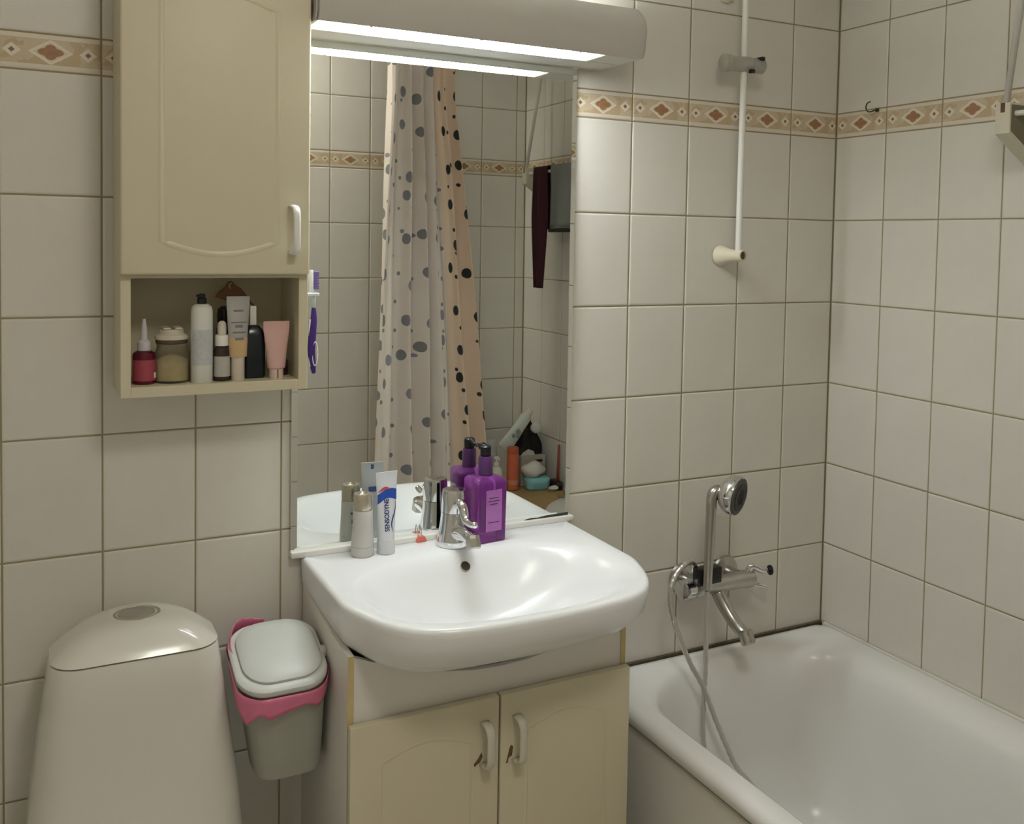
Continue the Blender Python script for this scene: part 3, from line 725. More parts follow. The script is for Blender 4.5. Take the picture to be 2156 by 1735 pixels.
bm = BM(); lathe(bm, [(.036, .0), (.0385, .002), (.0375, .0055), (.0325, .0062), (.0305, .0030)], 28, Matrix.Translation((.004, -.086, cz + .0385)) @ Matrix.Diagonal((1, .86, 1, 1))); ring_ = obj('flush_ring', bm, BRUSHED, lid, angle=35)
bm = BM(); lathe(bm, [(.0295, .002), (.0295, .0066), (.026, .0078)], 26, Matrix.Translation((.004, -.086, cz + .0385)) @ Matrix.Diagonal((1, .86, 1, 1))); obj('flush_button', bm, BRUSHED, lid, angle=35)
def bowl(hw_, yb, yf, z):
    n_ = 36; yc = (yb + yf) / 2; L = (yb - yf) / 2
    return [Vector((hw_ * math.copysign(abs(math.cos(2 * PI * i / n_)) ** .85, math.cos(2 * PI * i / n_)), yc + L * math.copysign(abs(math.sin(2 * PI * i / n_)) ** .85, math.sin(2 * PI * i / n_)), z)) for i in range(n_)]
bm = BM(); rings(bm, [bowl(.125, -.02, -.50, .002), bowl(.12, -.02, -.49, .06), bowl(.125, -.03, -.52, .18), bowl(.165, -.03, -.60, .30), bowl(.182, -.04, -.645, .375), bowl(.180, -.05, -.642, .392)]); fix(bm)
obj('bowl', bm, TOI, tt, angle=50)
bm = BM(); rings(bm, [bowl(.184, -.208, -.648, .3935), bowl(.187, -.206, -.652, .400), bowl(.187, -.206, -.652, .418), bowl(.180, -.210, -.645, .428)]); fix(bm)
obj('seat_lid', bm, WPLASTIC, tt, angle=40)

# ------------------------------------------------------------------ waste bin with pink bag
bt2 = thing('waste_bin', 'small grey lidded waste bin with pink bag hanging on the vanity side', 'bin', (-1.4045, -.150, ZB - 1.190))
BIN = mat('bin_grey', (164, 164, 152), .45, var=.04); LID = mat('bin_lid_grey', (206, 208, 202), .4, var=.02)
def brr(hx0, hx1, hy0, hy1, r, z, tl=0.0): return [Vector((p.x, p.y, z + tl * p.y)) for p in rrect(hx0, hx1, hy0, hy1, r, 8)]
TL = .32
bm = BM(); rings(bm, [brr(-.028, .066, -.028, .062, .028, .014), brr(-.037, .0745, -.038, .070, .034, .018), brr(-.047, .0760, -.049, .075, .038, .08), brr(-.059, .0763, -.063, .077, .042, .155, TL * .5), brr(-.069, .0765, -.070, .080, .045, .2015, TL)]); fix(bm)
obj('bucket', bm, BIN, bt2, angle=50)
bm = BM(); rings(bm, [brr(-.0725, .0775, -0.0735, .082, .046, .2020, TL), brr(-.074, .0785, -0.0750, .083, .047, .205, TL), brr(-.074, .0785, -0.0750, .083, .047, .211, TL), brr(-.071, .0775, -0.0715, .081, .046, .214, TL), brr(-.064, .074, -0.0635, .077, .044, .2142, TL), brr(-.0625, .0725, -0.0615, .076, .044, .2125, TL)]); fix(bm)
rim = obj('lid_rim', bm, LID, bt2, angle=40)
bm = BM(); rings(bm, [brr(-.0605, .0705, -0.0595, .0775, .044, .2130, TL), brr(-.0615, .0715, -0.0605, .0785, .045, .2165, TL), brr(-.0585, .0690, -0.0565, .076, .046, .2195, TL), brr(-.045, .058, -0.0385, .062, .044, .2225, TL), brr(-.02, .03, -.03, .03, .02, .2240, TL)]); fix(bm)
lido = obj('lid', bm, LID, bt2, angle=50)
bm = BM(); box(bm, .0715, .0835, -.016, -.002, .203, .219, .002, 2); obj('hinge_lug', bm, LID, bt2, angle=40)
bm = BM(); n_ = 64; rs = []
base = brr(-.0755, .0795, -0.0770, .0845, .047, 0)
m_ = len(base)
def bagdrop(i):
    p = base[i]; f = 1.0 if p.y < -.02 else .45
    ang = math.atan2(p.y, p.x)
    return .016 + .020 * f * (.55 + .45 * math.sin(ang * 1.0 - 2.2)) + .006 * math.sin(ang * 7) + .004 * math.sin(ang * 13 + 1)
for k in range(5):
    s = k / 4
    rs.append([Vector((base[i].x * (1 + .010 * math.sin(i * 1.3 + k) + .012 - .050 * s), base[i].y * (1 + .012 - .045 * s + .010 * math.sin(i * .9 + k * 2)), .2035 + TL * base[i].y - .002 - bagdrop(i) * s * 1.1)) for i in range(m_)])
rings(bm, rs, True, False, False); fix(bm)
BAG = mat('pink_bag_film', (222, 122, 154), .32, var=.12, scale=60, bmp=.4)
bag = obj('bin_bag', bm, BAG, bt2, angle=70); sm = bag.modifiers.new('thickness', 'SOLIDIFY'); sm.thickness = .0008
bm = BM(); fr = smooth_path([(-.066, .000, .212), (-.071, .030, .226), (-.062, .062, .240), (-.048, .080, .247), (-.030, .084, .2485), (-.002, .0845, .246)], 5)
V = []
for i, p in enumerate(fr):
    s = i / (len(fr) - 1); hgt = .003 + .010 * math.sin(PI * s) + .0012 * math.sin(i * 1.9)
    V.append((bm.verts.new((p.x, p.y + .004, p.z - .022)), bm.verts.new((p.x * 1.03, p.y + .006, p.z - .006 + hgt * .3)), bm.verts.new((p.x * .99, p.y + .003, p.z - .004 + hgt * .7))))
for a, b in zip(V, V[1:]):
    bm.faces.new((a[0], a[1], b[1], b[0])); bm.faces.new((a[1], a[2], b[2], b[1]))
fix(bm); ob = obj('bag_fold', bm, BAG, bag, True); sm = ob.modifiers.new('thickness', 'SOLIDIFY'); sm.thickness = .0008

# ------------------------------------------------------------------ bathtub
bath = thing('bathtub', 'white enamelled bathtub with rounded rim against the tiled corner', 'bathtub', (-.35, -.83, 0))
RZ = ZB - 1.207
bx0, bx1, by0, by1 = -.35, .3485, -.830, .818
def br(i0, i1, i2, i3, r, z): return [Vector((p.x, p.y, z)) for p in rrect(bx0 + i0, bx1 - i1, by0 + i2, by1 - i3, r, 10)]
bm = BM(); rs = [br(.018, .012, .012, .012, .035, RZ - .034), br(.004, .004, .004, .004, .035, RZ - .032), br(.0, .0, .0, .0, .036, RZ - .020), br(.002, .002, .002, .002, .036, RZ - .009), br(.010, .008, .008, .008, .036, RZ - .001), br(.020, .020, .020, .018, .04, RZ), br(.046, .050, .070, .044, (.09, .17, .14, .14), RZ - .0012),
      br(.054, .068, .085, .056, (.09, .18, .15, .15), RZ - .0060), br(.059, .086, .095, .064, (.10, .18, .15, .15), RZ - .016), br(.063, .100, .105, .071, (.10, .18, .15, .15), RZ - .034), br(.070, .110, .130, .084, (.10, .17, .15, .15), RZ - .080), br(.082, .122, .210, .108, (.10, .16, .15, .15), RZ - .200), br(.105, .142, .300, .135, (.11, .14, .15, .15), RZ - .320), br(.135, .165, .37, .170, (.11, .12, .14, .14), RZ - .375), br(.20, .22, .46, .25, (.09, .09, .1, .1), RZ - .388)]
rings(bm, rs, True, False, True); fix(bm)
obj('tub', bm, ENAMEL, bath, angle=60)
bm = BM(); box(bm, bx0 + .010, bx0 + .018, by0 + .01, by1 - .012, .015, RZ - .036, .001, 1); obj('side_panel', bm, mat('bath_panel_white', (234, 231, 224), .4, var=.03), bath)
bm = BM(); box(bm, bx0 + .006, bx0 + .014, by0 + .01, by1 - .012, RZ - .0425, RZ - .0365, .001, 1); obj('panel_trim', bm, mat('panel_trim', (186, 180, 166), .4, var=.1), bath)
bm = BM(); box(bm, bx0 + .03, bx1, by1 + .0003, by1 + .0115, RZ - .020, RZ - .004, .002, 1); obj('sealant', bm, SEAL, bath)
bm = BM(); box(bm, bx1 - .010, bx1 + .0010, by0 + .02, by1 - .004, RZ - .014, RZ + .0015, .003, 2); obj('white_wall_seal', bm, mat('white_silicone', (226, 223, 214), .5, var=.06, scale=20), bath, angle=40)

# ------------------------------------------------------------------ bath mixer with hand shower and hose
mx = thing('bath_mixer', 'chrome wall-mounted bath mixer tap above the bathtub end', 'mixer tap', (-.40, 0, ZB - 1.035))
bm = BM()
lathe(bm, [(.034, 0), (.036, .002), (.034, .008), (.020, .014), (.0165, .016)], 26, axis_mtx((-.040, -.0008, 0), (0, -1, 0))); obj('wall_flange', bm, BRUSHED, mx, angle=40)
bm = BM(); lathe(bm, [(.034, 0), (.036, .002), (.034, .008), (.020, .014), (.0165, .016)], 26, axis_mtx((.085, -.0008, 0), (0, -1, 0))); obj('wall_flange', bm, BRUSHED, mx, angle=40)
for xx in (-.040, .085):
    bm = BM(); cyl(bm, (xx, -.014, 0), (xx, -.052, 0), .014, .016, 18); obj('union_nut', bm, BRUSHED, mx, angle=40)
bm = BM(); m_ = axis_mtx((-.058, -.068, 0), (1, 0, 0)); lathe(bm, [(.016, -.004), (.0215, .004), (.0215, .030), (.0185, .040), (.0185, .135), (.0205, .150), (.0205, .166), (.017, .170)], 24, m_); obj('mixer_body', bm, BRUSHED, mx, angle=35)
bm = BM(); lathe(bm, [(.013, 0), (.022, .003), (.024, .012), (.022, .030), (.016, .033)], 12, axis_mtx((-.062, -.068, 0), (-1, -.15, .1))); obj('temperature_knob', bm, CHROME, mx, angle=30)
bm = BM(); tube(bm, smooth_path([(.100, -.068, .012), (.105, -.072, .026), (.116, -.078, .024), (.130, -.085, .018), (.142, -.090, .021)], 5), .007, 10, lambda s: .013 - .006 * s, .6); lev = obj('lever', bm, CHROME, mx, True)
bm = BM(); lathe(bm, [(.008, 0), (.0115, .003), (.0115, .009), (.008, .012)], 16, axis_mtx((.139, -.089, .0200), (1, -.5, .1))); obj('lever_end', bm, DARK, lev, angle=40)
bm = BM(); cyl(bm, (.108, -.072, -.012), (.140, -.086, -.020), .0065, .0035, 12); obj('diverter_pin', bm, CHROME, mx, angle=40)
bm = BM(); tube(bm, smooth_path([(.012, -.070, -.018), (.016, -.084, -.040), (.021, -.108, -.066), (.025, -.134, -.084), (.027, -.148, -.089)], 6), .014, 16, lambda s: .0165 - .003 * s); spo = obj('spout', bm, BRUSHED, mx, True)
bm = BM(); lathe(bm, [(.0125, -.014), (.0165, -.010), (.0165, .014), (.013, .018)], 20, axis_mtx((.028, -.150, -.092), (.05, -.45, -.9))); obj('aerator', bm, BRUSHED, spo, angle=40)
bm = BM(); box(bm, -.074, -.012, -.112, -.084, .021, .058, .004, 2); cr = obj('handset_cradle', bm, DARK, mx, angle=40)
bm = BM(); lathe(bm, [(.0095, 0), (.0095, .022), (.012, .024), (.012, .034), (.008, .036)], 16, axis_mtx((-.036, -.076, .020), (-.75, -.05, .95))); obj('hose_outlet', bm, mat('white_nut', (220, 216, 208), .35), mx, angle=40)
hs = thing('hand_shower', 'chrome hand shower with round grey spray face standing in the mixer cradle', 'hand shower', (-.461, -.122, ZB - .99))
bm = BM(); tube(bm, smooth_path([(0, 0, -.028), (.0005, 0, .010), (.002, 0, .07), (.004, 0, .14), (.005, 0, .172), (.010, -.001, .186), (.024, -.003, .190), (.040, -.008, .185)], 6), .011, 14, lambda s: .0095 + .0022 * min(1, s * 2.2)); obj('handle', bm, BRUSHED, hs, True)
m_ = axis_mtx((.040, -.004, .183), (.44, -.88, -.14))
bm = BM(); lathe(bm, [(.012, -.016), (.026, -.009), (.040, .004), (.0440, .016), (.0445, .026), (.0425, .0305)], 32, m_); hdo = obj('shower_head', bm, CHROME, hs, angle=35)
bm = BM(); lathe(bm, [(.0405, .0306), (.0405, .0325), (.036, .0345), (.015, .0355)], 30, m_); spf = obj('spray_face', bm, mat('spray_grey', (82, 82, 76), .5, var=.2, scale=120), hdo, angle=35)
for q in (.018, .030):
    bm = BM(); lathe(bm, [(q, .0350), (q, .0364), (q - .0025, .0364)], 24, m_); obj('nozzle_ring', bm, mat('nozzle_dark', (56, 56, 54), .5), spf)
hz = ZB
hose_pts = [(-.465, -.083, hz - .975), (-.488, -.096, hz - .960), (-.512, -.102, hz - .9645), (-.535, -.104, hz - .983), (-.551, -.109, hz - 1.017), (-.546, -.111, hz - 1.060), (-0.528, -0.114, hz - 1.114), (-0.501, -0.123, hz - 1.178), (-0.477, -0.135, hz - 1.225), (-0.454, -0.150, hz - 1.292), (-0.430, -0.163, hz - 1.355), (-0.406, -0.176, hz - 1.407), (-.335, -.20, hz - 1.500), (-.350, -.235, hz - 1.560), (-.400, -.245, hz - 1.575), (-.450, -.220, hz - 1.540), (-.475, -.170, hz - 1.44), (-.471, -.135, hz - 1.350), (-.468, -.128, hz - 1.266), (-.459, -.120, hz - 1.214), (-.458, -.118, hz - 1.117), (-.4605, -.1205, hz - 1.050), (-.461, -.122, hz - 1.021)]
hp = smooth_path(hose_pts, 10)
bm = BM(); tube(bm, hp, .0058, 10, lambda s: .0056 + .0006 * math.sin(s * 2 * PI * 150)); ho = obj('shower_hose', bm, mat('steel_hose', (206, 203, 197), .32, .75, var=.1, scale=200), None, True)
tag(ho, 'long metal shower hose looping from the mixer into the bathtub', 'hose')

# ------------------------------------------------------------------ shower rail
sr = thing('shower_rail', 'slim white vertical shower rail with grey slider on the tiled wall', 'shower rail', (-.349, 0, ZB))
bm = BM(); cyl(bm, (.0, -.060, -.281), (.002, -.060, .62), .0072, None, 16); obj('rod', bm, WPLASTIC, sr, angle=40)
for zc in (-.291, .291 + .315):
    bm = BM(); lathe(bm, [(.0235, 0), (.024, .002), (.0225, .010), (.0165, .028), (.0135, .044), (.0130, .072), (.0115, .0735), (.0095, .0735), (.0090, .066)], 24, axis_mtx((-.004 if zc < 0 else 0, -.0008, zc), (.10, -1, .02))); fl = obj('wall_bracket', bm, CREAMPL, sr, angle=35)
    bm = BM(); lathe(bm, [(.0088, .0663), (.0088, .069)], 16, axis_mtx((-.004 if zc < 0 else 0, -.0008, zc), (.10, -1, .02))); obj('end_screw', bm, mat('rusty_screw', (104, 92, 76), .6, .3, var=.3, scale=200), fl)
bm = BM(); m_ = axis_mtx((-.058, -.058, .137), (1, -.10, .015)); lathe(bm, [(.0175, 0), (.0200, .0015), (.0200, .016), (.0175, .0195)], 24, m_); lathe(bm, [(.0168, .0195), (.0170, .070), (.0170, .072)], 24, m_)
obj('slider', bm, mat('grey_slider', (182, 178, 170), .35, .3, var=.12, scale=60), sr, angle=35)
bm = BM(); m2 = axis_mtx((.013, -.066, .136), (1, -.10, .015)); lathe(bm, [(.0172, .0), (.0174, .003), (.0174, .032), (.0145, .035)], 24, m2); sl = obj('slider_clamp', bm, mat('grey_slider2', (172, 170, 164), .35, .3, var=.12, scale=60), sr, angle=35)
bm = BM(); box(bm, .028, .038, -.088, -.052, .1470, .1545, .001, 1); obj('clamp_slot', bm, DARK, sl)
bm = BM(); box(bm, .002, .011, -.087, -.075, .1165, .1245, .001, 1); obj('clamp_notch', bm, DARK, sl)
# upper end: a cream bracket shows at the top edge of the view
bm = BM(); lathe(bm, [(.020, 0), (.021, .002), (.019, .012), (.013, .020)], 20, axis_mtx((-.008, -.0008, .305), (0, -1, 0)))
o = obj('wall_plug', bm, CREAMPL, None, angle=40); o.location = (-.349, 0, ZB); tag(o, 'small cream round wall plug beside the top of the shower rail', 'wall plug')

# ------------------------------------------------------------------ hook on the right wall
o = thing('wall_hook', 'small dark metal hook fixed over the patterned border of the right wall', 'hook', (0, -.122, ZB + .056))
HK = mat('dark_hook_metal', (70, 66, 56), .4, .7, var=.2)
bm = BM(); tube(bm, smooth_path([(0, -.004, 0), (-.008, -.002, -.001), (-.015, .002, -.004), (-.020, .007, -.003), (-.022, .011, .006), (-.019, .010, .016), (-.014, .005, .020)], 6), .0015, 8); obj('hook_wire', bm, HK, o, True)
bm = BM(); box(bm, -.004, -.0006, -.010, .000, -.004, .0045, .001, 1); obj('hook_base', bm, HK, o)

# ------------------------------------------------------------------ drying rack on the right wall
rk = thing('drying_rack', 'cream wall-mounted drying rack over the bath with two gusset brackets', 'drying rack', (0, -1.0, ZB))
RACK = mat('rack_cream', (214, 208, 186), .45, var=.05)
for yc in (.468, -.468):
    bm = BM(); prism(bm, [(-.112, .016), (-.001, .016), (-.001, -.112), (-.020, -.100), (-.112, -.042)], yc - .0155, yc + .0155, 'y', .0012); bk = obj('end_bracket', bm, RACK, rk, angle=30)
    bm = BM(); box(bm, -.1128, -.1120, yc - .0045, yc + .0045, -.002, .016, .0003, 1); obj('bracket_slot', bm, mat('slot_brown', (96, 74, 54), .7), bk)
    bm = BM(); prism(bm, [(-.108, .012), (-.004, .012), (-.004, -.102), (-.020, -.092), (-.108, -.038)], yc - .0162, yc - .0155, 'y'); obj('dark_side_sheet', bm, mat('olive_side_sheet', (128, 122, 100), .6), bk)  # thin olive sheet, darker than the bracket, laid on its side face
    bm = BM(); tube(bm, [(-.103, yc, .0155), (-.006, yc, .60)], .0062, 12); obj('stay_rod', bm, mat('pale_rod', (206, 204, 196), .4, var=.03), rk, True)
for xx, zz in ((-.095, -.004), (-.055, -.004)):
    bm = BM(); cyl(bm, (xx, -.4525, zz), (xx, .4525, zz), .0055, None, 14); obj('rail', bm, WPLASTIC, rk, angle=40)
def towel(name, label, cat, x, y0, y1, zt_, zf, zbk, m, ph, taper=0.0, th=.006):
    """cloth folded over a rail along y: front and back leaves hang down"""
    bm = BM(); nv = 16; prof_ = []
    for k in range(13): prof_.append((-1, zf + (zt_ - zf) * k / 12))
    for k in range(1, 6): prof_.append((-math.cos(PI * k / 6), zt_ + .010 * math.sin(PI * k / 6)))
    for k in range(9): prof_.append((1, zt_ - (zt_ - zbk) * k / 8))
    V = []
    for j in range(nv + 1):
        s = j / nv; row = []
        for (q, z) in prof_:
            f = (zt_ - z) / max(zt_ - zf, 1e-3); f = max(0, f)
            yc = (y0 + y1) / 2; hw_ = (y1 - y0) / 2 * (1 - taper * max(0, f - .45) * 1.6)
            yy = yc + (2 * s - 1) * hw_
            xx = x + q * (.010 + .004 * f) + .007 * min(1, f * 3) * math.sin(s * 9 + ph + q) * (1 if q < 0 else .5)
            row.append(bm.verts.new((xx, yy, z)))
        V.append(row)
    for a, b in zip(V, V[1:]):
        for k in range(len(prof_) - 1): bm.faces.new((a[k], a[k + 1], b[k + 1], b[k]))
    fix(bm); o_ = obj(name, bm, m, None, True); sm_ = o_.modifiers.new('thickness', 'SOLIDIFY'); sm_.thickness = th * .5; sm_.offset = 0
    return tag(o_, label, cat)
towel('burgundy_towel', 'dark burgundy towel hanging from the drying rack, seen in the mirror', 'towel', -.095, -1.405, -1.300, ZB + .006, ZB - .43, ZB - .215, mat('burgundy_terry', (62, 26, 36), .95, var=.2, scale=300, bmp=.6), 0.4, .55)
tw = towel('grey_towel', 'grey towel with dark hem on the drying rack, beside the burgundy towel', 'towel', -.095, -1.275, -1.120, ZB + .006, ZB - .210, ZB - .200, mat('grey_terry', (128, 130, 126), .95, var=.12, scale=300, bmp=.6), 1.7)
bm = BM(); box(bm, -.1155, -.0985, -1.273, -1.122, ZB - .226, ZB - .2115, .003, 1); hm = obj('dark_hem', bm, mat('dark_hem', (44, 44, 40), .9, var=.2), tw)

# ------------------------------------------------------------------ shower curtain and rod
rd = thing('curtain_rod', 'white shower curtain rod running over the bath above the view', 'curtain rod', (-.575, 0, ZB + .47))
bm = BM(); cyl(bm, (0, -.012, 0), (0, YA + .012, 0), .0125, None, 18); obj('rod', bm, WPLASTIC, rd, angle=40)
for ya, d in ((-.0008, -1), (YA + .0008, 1)):
    bm = BM(); lathe(bm, [(.028, 0), (.028, .004), (.018, .011)], 20, axis_mtx((0, ya, 0), (0, d, 0))); obj('rod_flange', bm, WPLASTIC, rd, angle=40)
nu, nv = 150, 40
bm = BM(); uvl = bm.loops.layers.uv.new('UVMap'); V = []; UV = {}
A0, B0, A1, B1 = Vector((-.710, -1.31)), Vector((-.415, -1.45)), Vector((-.775, -1.26)), Vector((-.255, -1.475))
ztop, zbot = ZB + .445, ZB - 1.165
for j in range(nv + 1):
    tt_ = j / nv; z = ztop + (zbot - ztop) * tt_
    sp_ = min(1, max(0, (ZB + .25 - z) / 1.3)) ** .9
    a, b = A0.lerp(A1, sp_), B0.lerp(B1, sp_); d = (b - a).normalized(); nn = Vector((-d.y, d.x))
    row = []
    for i in range(nu + 1):
        s = i / nu
        ph = s * 2 * PI * 5.5 + .25 * math.sin(3 * tt_)
        amp = (.034 + .018 * sp_) * (1 - .40 * s) * (1.0 + .5 * math.exp(-((s - .46) / .05) ** 2))
        o1 = amp * (math.sin(ph) + .35 * math.sin(2.3 * ph + 1 + tt_)) + .004 * math.sin(23 * s + 9 * tt_)
        ds = .0045 * math.sin(2 * ph + .6)
        if .43 < s < .50: o1 -= .11 * math.sin(PI * (s - .43) / .07) ** 2
        p_ = a + (b - a) * s + d * ds + nn * o1
        v = bm.verts.new((p_.x, p_.y, z)); row.append(v); UV[v] = (s * .78, (z - zbot))
    V.append(row)
for r0, r1 in zip(V, V[1:]):
    for i in range(nu):
        f = bm.faces.new((r0[i], r0[i + 1], r1[i + 1], r1[i])); f.material_index = 1 if i > nu * .70 else 0
        for l in f.loops: l[uvl].uv = UV[l.vert]
bmesh.ops.recalc_face_normals(bm, faces=bm.faces[:])
cu = obj('shower_curtain', bm, [curtain_material('curtain_reverse', False), curtain_material('curtain_print', True)], None, True)
tag(cu, 'gathered pale shower curtain with dark pebble spots, seen in the mirror', 'shower curtain')
for k in range(8):
    s = (k + .5) / 8; p_ = A0.lerp(B0, s)
    bm = BM(); tube(bm, [(.019 * math.cos(q), 0, .019 * math.sin(q)) for q in [2 * PI * i / 20 for i in range(21)]], .002, 6)
    rg = obj('curtain_ring', bm, WPLASTIC, rd, True); rg.location = (0, -1.30 - .03 * k, -.008)

# ------------------------------------------------------------------ board and toiletries at the far end of the bath (seen in the mirror)
BZ = RZ + .001; BT = BZ + .024
bd = thing('bath_board', 'brown wooden board lying across the far end of the bathtub', 'bath board', (-.345, -1.46, BZ))
WOOD = mat('oiled_wood', (176, 146, 98), .55, var=.2, scale=8)
for k in range(4):
    bm = BM(); box(bm, -.335, .335, -.160 + .081 * k, -.083 + .081 * k, .0, .022, .002, 1); obj('slat', bm, WOOD, bd)
for xx in (-.30, .285):
    bm = BM(); box(bm, xx - .015, xx + .015, -.16, .16, .0222, .0238); obj('cross_batten', bm, WOOD, bd)
bm = BM(); box(bm, -.300, .300, .1615, .1735, -.045, .022, .002, 1); obj('front_apron', bm, WOOD, bd)
BT = BZ + .0240
GB = 'toiletries on the bath board'
def onb(name, label, cat, x, y, rz=0.0, z=BT): return thing(name, label, cat, (x, y, z), rz, GB)
o = onb('orange_shampoo_bottle', 'tall orange cylindrical bottle standing on the bath board', 'bottle', -.178, -1.400)
lath('bottle_body', [(.021, 0), (.0225, .002), (.0225, .128), (.021, .134)], mat('orange_plastic', (206, 104, 72), .4, var=.08), o)
lath('cap', [(.0215, .1345), (.0215, .156), (.019, .159)], mat('orange_cap', (196, 96, 66), .4), o)
label_band(o, .0226, .02, .038, .2, 2.9, mat('orange_pale_label', (214, 140, 112), .5), name='label')
o = onb('blue_soap_box', 'turquoise oval soap box with lid on the bath board', 'soap box', -.088, -1.375, .15)
AQ = mat('turquoise_plastic', (142, 200, 206), .35, var=.05)
bm = BM(); rings(bm, [rrect(-.038, .038, -.024, .024, .018, 6, 0), rrect(-.043, .043, -.028, .028, .020, 6, .004), rrect(-.045, .045, -.030, .030, .021, 6, .026)]); fix(bm); obj('box_base', bm, AQ, o, angle=40)
bm = BM(); rings(bm, [rrect(-.047, .047, -.032, .032, .022, 6, .0265), rrect(-.047, .047, -.032, .032, .022, 6, .036), rrect(-.040, .040, -.026, .026, .02, 6, .044)]); fix(bm); obj('box_lid', bm, AQ, o, angle=40)
def crumple(name, label, cat, x, y, z, sx, sy, sz, m, seed, sub=3):
    rnd = random.Random(seed); bm = BM(); bmesh.ops.create_icosphere(bm, subdivisions=sub, radius=1)
    ph = [(Vector((rnd.uniform(-1, 1), rnd.uniform(-1, 1), rnd.uniform(-1, 1))).normalized() * rnd.uniform(3, 7), rnd.uniform(0, 6)) for _ in range(7)]
    for v in bm.verts:
        f = 1 + sum(.055 * math.sin(v.co.dot(k) + q) for k, q in ph)
        c_ = v.co * f; v.co = Vector((c_.x * sx, c_.y * sy, max(c_.z, -.86) * sz))
    lo = min(v.co.z for v in bm.verts)
    for v in bm.verts: v.co.z -= lo
    o_ = obj(name, bm, m, None, angle=40); o_.location = (x, y, z); return tag(o_, label, cat, GB)
crumple('white_washcloth', 'crumpled white washcloth heaped on the turquoise soap box', 'washcloth', -.100, -1.385, BT + .0447, .044, .034, .030, mat('white_terry', (222, 218, 210), .95, var=.05, scale=200, bmp=.5), 3)
o = onb('grey_soap_carton', 'pale grey carton standing behind the white washcloth', 'carton', -.078, -1.432, .06)
bm = BM(); box(bm, -.052, .048, -.014, .014, 0, .112, .002, 1); obj('carton_body', bm, mat('pale_carton', (176, 168, 154), .6, var=.06), o)
bm = BM(); prism(bm, [(-.048, .1125), (.010, .1125), (.004, .128), (-.018, .136), (-.040, .124)], -.001, .001, 'y'); obj('open_flap', bm, mat('white_flap', (204, 200, 192), .6), o)
bm = BM(); box(bm, .006, .036, .0130, .0148, .088, .098, .0006, 1); obj('hand_slot', bm, DARK, o)
o = onb('black_scrub_sponge', 'black net sponge heap behind the carton on the bath board', 'sponge', -.066, -1.515)
bm = BM(); rnd = random.Random(11); bmesh.ops.create_icosphere(bm, subdivisions=4, radius=1)
for v in bm.verts:
    f = 1 + .10 * math.sin(v.co.x * 7 + v.co.z * 5) + .08 * math.sin(v.co.y * 11 + v.co.x * 4) + rnd.uniform(-.03, .03); k = 1 - .55 * max(0, v.co.z)
    v.co = Vector((v.co.x * .062 * f * k, v.co.y * .048 * f * k, (max(v.co.z, -.8) + .8) * .125 * f))
lo = min(v.co.z for v in bm.verts)
for v in bm.verts: v.co.z -= lo
obj('net_body', bm, mat('black_net', (34, 30, 28), .9, var=.4, scale=120, bmp=.6), o, angle=60)
bm = BM(); tube(bm, [(0, .020, .16), (.010, .030, .19), (.022, .032, .17)], .0018, 8); obj('hanging_loop', bm, DARK, o, True)
o = onb('white_ball_soap', 'round white bath puff perched on top of the black sponge', 'bath puff', -.040, -1.478, 0, BT + .186)
bm = BM(); bmesh.ops.create_icosphere(bm, subdivisions=3, radius=.021)
for v in bm.verts: v.co *= 1 + .05 * math.sin(v.co.x * 400) * math.sin(v.co.z * 380); v.co.z += .020
obj('puff_body', bm, mat('puff_white', (222, 220, 214), .8, var=.04, scale=90), o, True)
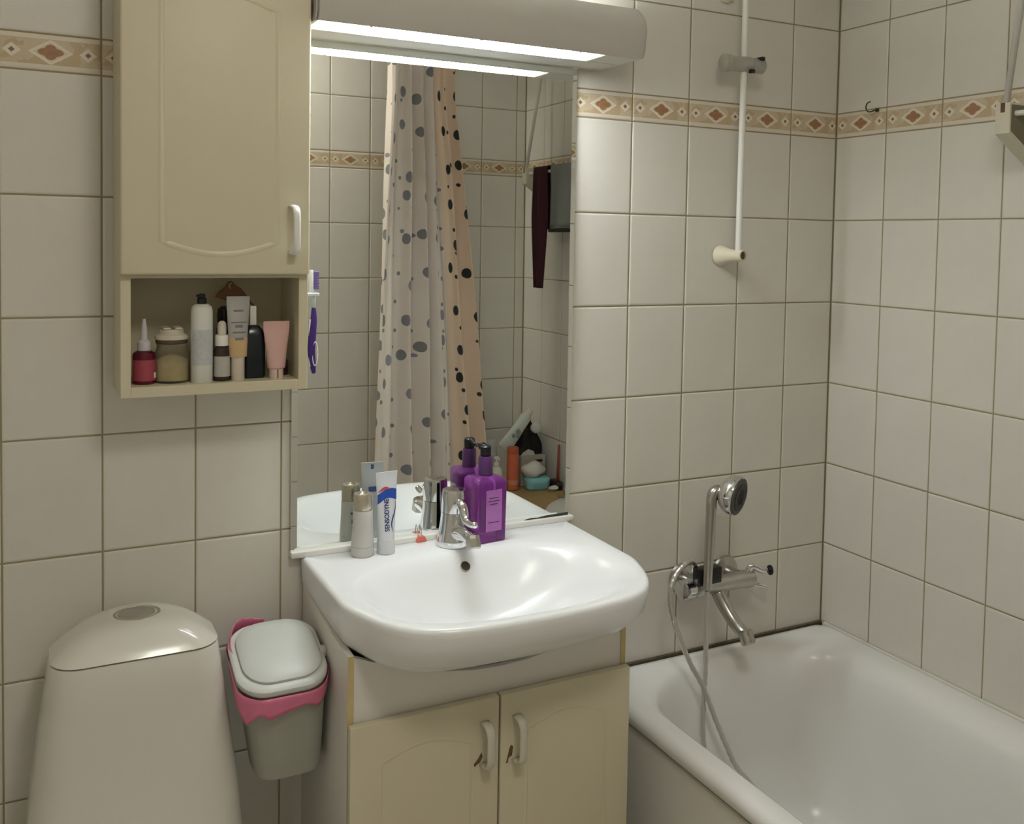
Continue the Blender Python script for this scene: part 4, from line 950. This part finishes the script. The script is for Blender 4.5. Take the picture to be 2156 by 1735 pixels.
# tilted white tube leaning over the orange bottle
o = onb('leaning_white_tube', 'large white lotion tube leaning at a slant above the orange bottle', 'tube', -.145, -1.462, 0, BT + .188)
o.rotation_euler = (.06, .70, 0)
CRW = mat('lotion_white', (212, 216, 206), .4, var=.03)
bm = BM(); rs = []
for k in range(11):
    s = k / 10; z = -.062 + .150 * s; wv = .030 - .008 * s; d = max(.019 * s ** .6, .0015)
    rs.append([(wv * math.cos(2 * PI * i / 18), d * math.sin(2 * PI * i / 18), z) for i in range(18)])
rings(bm, rs); fix(bm); obj('tube_body', bm, CRW, o, angle=50)
bm = BM(); lathe(bm, [(.014, .0885), (.0150, .090), (.0135, .116), (.011, .118)], 18); obj('cap', bm, mat('tube_cap_pale', (214, 214, 200), .4), o, angle=40)
for zz, xx, q in ((.018, .0, .011), (-.005, -.006, .008), (.004, .009, .006)):
    bm = BM(); lathe(bm, [(q, .0), (q, .0006), (q * .6, .0006)], 16, axis_mtx((xx, .0165 + zz * .05, zz), (0, 1, .0))); obj('printed_emblem', bm, mat('emblem_grey', (150, 156, 150), .5), o)
# tall grey tube & white pump behind
o = onb('tall_grey_tube', 'tall narrow pale grey tube standing at the left of the bath board', 'tube', -.232, -1.470)
bm = BM(); rs = []
for k in range(11):
    s = k / 10; wv = .024 - .004 * s; d = max(.018 * (1 - s) ** .7, .0014); rs.append([(wv * math.cos(2 * PI * i / 16), d * math.sin(2 * PI * i / 16), .028 + .150 * s) for i in range(16)])
rings(bm, rs); fix(bm); obj('tube_body', bm, mat('pale_grey_plastic', (190, 192, 184), .45, var=.03), o, angle=50)
lath('cap', [(.020, 0), (.0205, .001), (.020, .026), (.018, .0275)], mat('grey_cap', (170, 170, 162), .4), o)
o = onb('white_pump_dispenser', 'small cream pump dispenser partly hidden by the purple bottle reflection', 'bottle', -.243, -1.405)
lath('bottle_body', [(.022, 0), (.024, .002), (.024, .078), (.016, .090), (.009, .094)], mat('cream_bottle', (220, 214, 196), .4), o)
bm = BM(); lathe(bm, [(.008, .0945), (.010, .096), (.010, .106), (.004, .108), (.004, .118), (.009, .119), (.009, .125), (.006, .127)], 16); tube(bm, [(0, 0, .123), (.0, .014, .124), (0, .026, .120)], .0035, 8); obj('pump_head', bm, WPLASTIC, o, angle=40)
# red handled brush leaning on the right wall
o = onb('red_handled_brush', 'slim red handled scrubbing brush standing upright by the right wall', 'brush', -.022, -1.335)
bm = BM(); tube(bm, [(0, 0, .028), (.003, -.002, .09), (.006, -.004, .165)], .006, 10, lambda s: .0062 - .0022 * s); obj('brush_handle', bm, mat('red_brown_plastic', (146, 66, 50), .4, var=.1), o, True)
bm = BM(); box(bm, -.0125, .012, -.044, .020, .014, .030, .003, 2); obj('brush_head', bm, mat('dark_brush_block', (66, 46, 50), .5), o, angle=40)
bm = BM(); box(bm, -.011, .0105, -.042, .018, .0, .0138, .001, 1); obj('bristles', bm, DARK, o)
crumple('small_white_soap', 'small worn white soap bar beside the red handled brush', 'soap', -.046, -1.322, BT, .020, .013, .010, mat('soap_white', (222, 220, 212), .5), 8, 2)
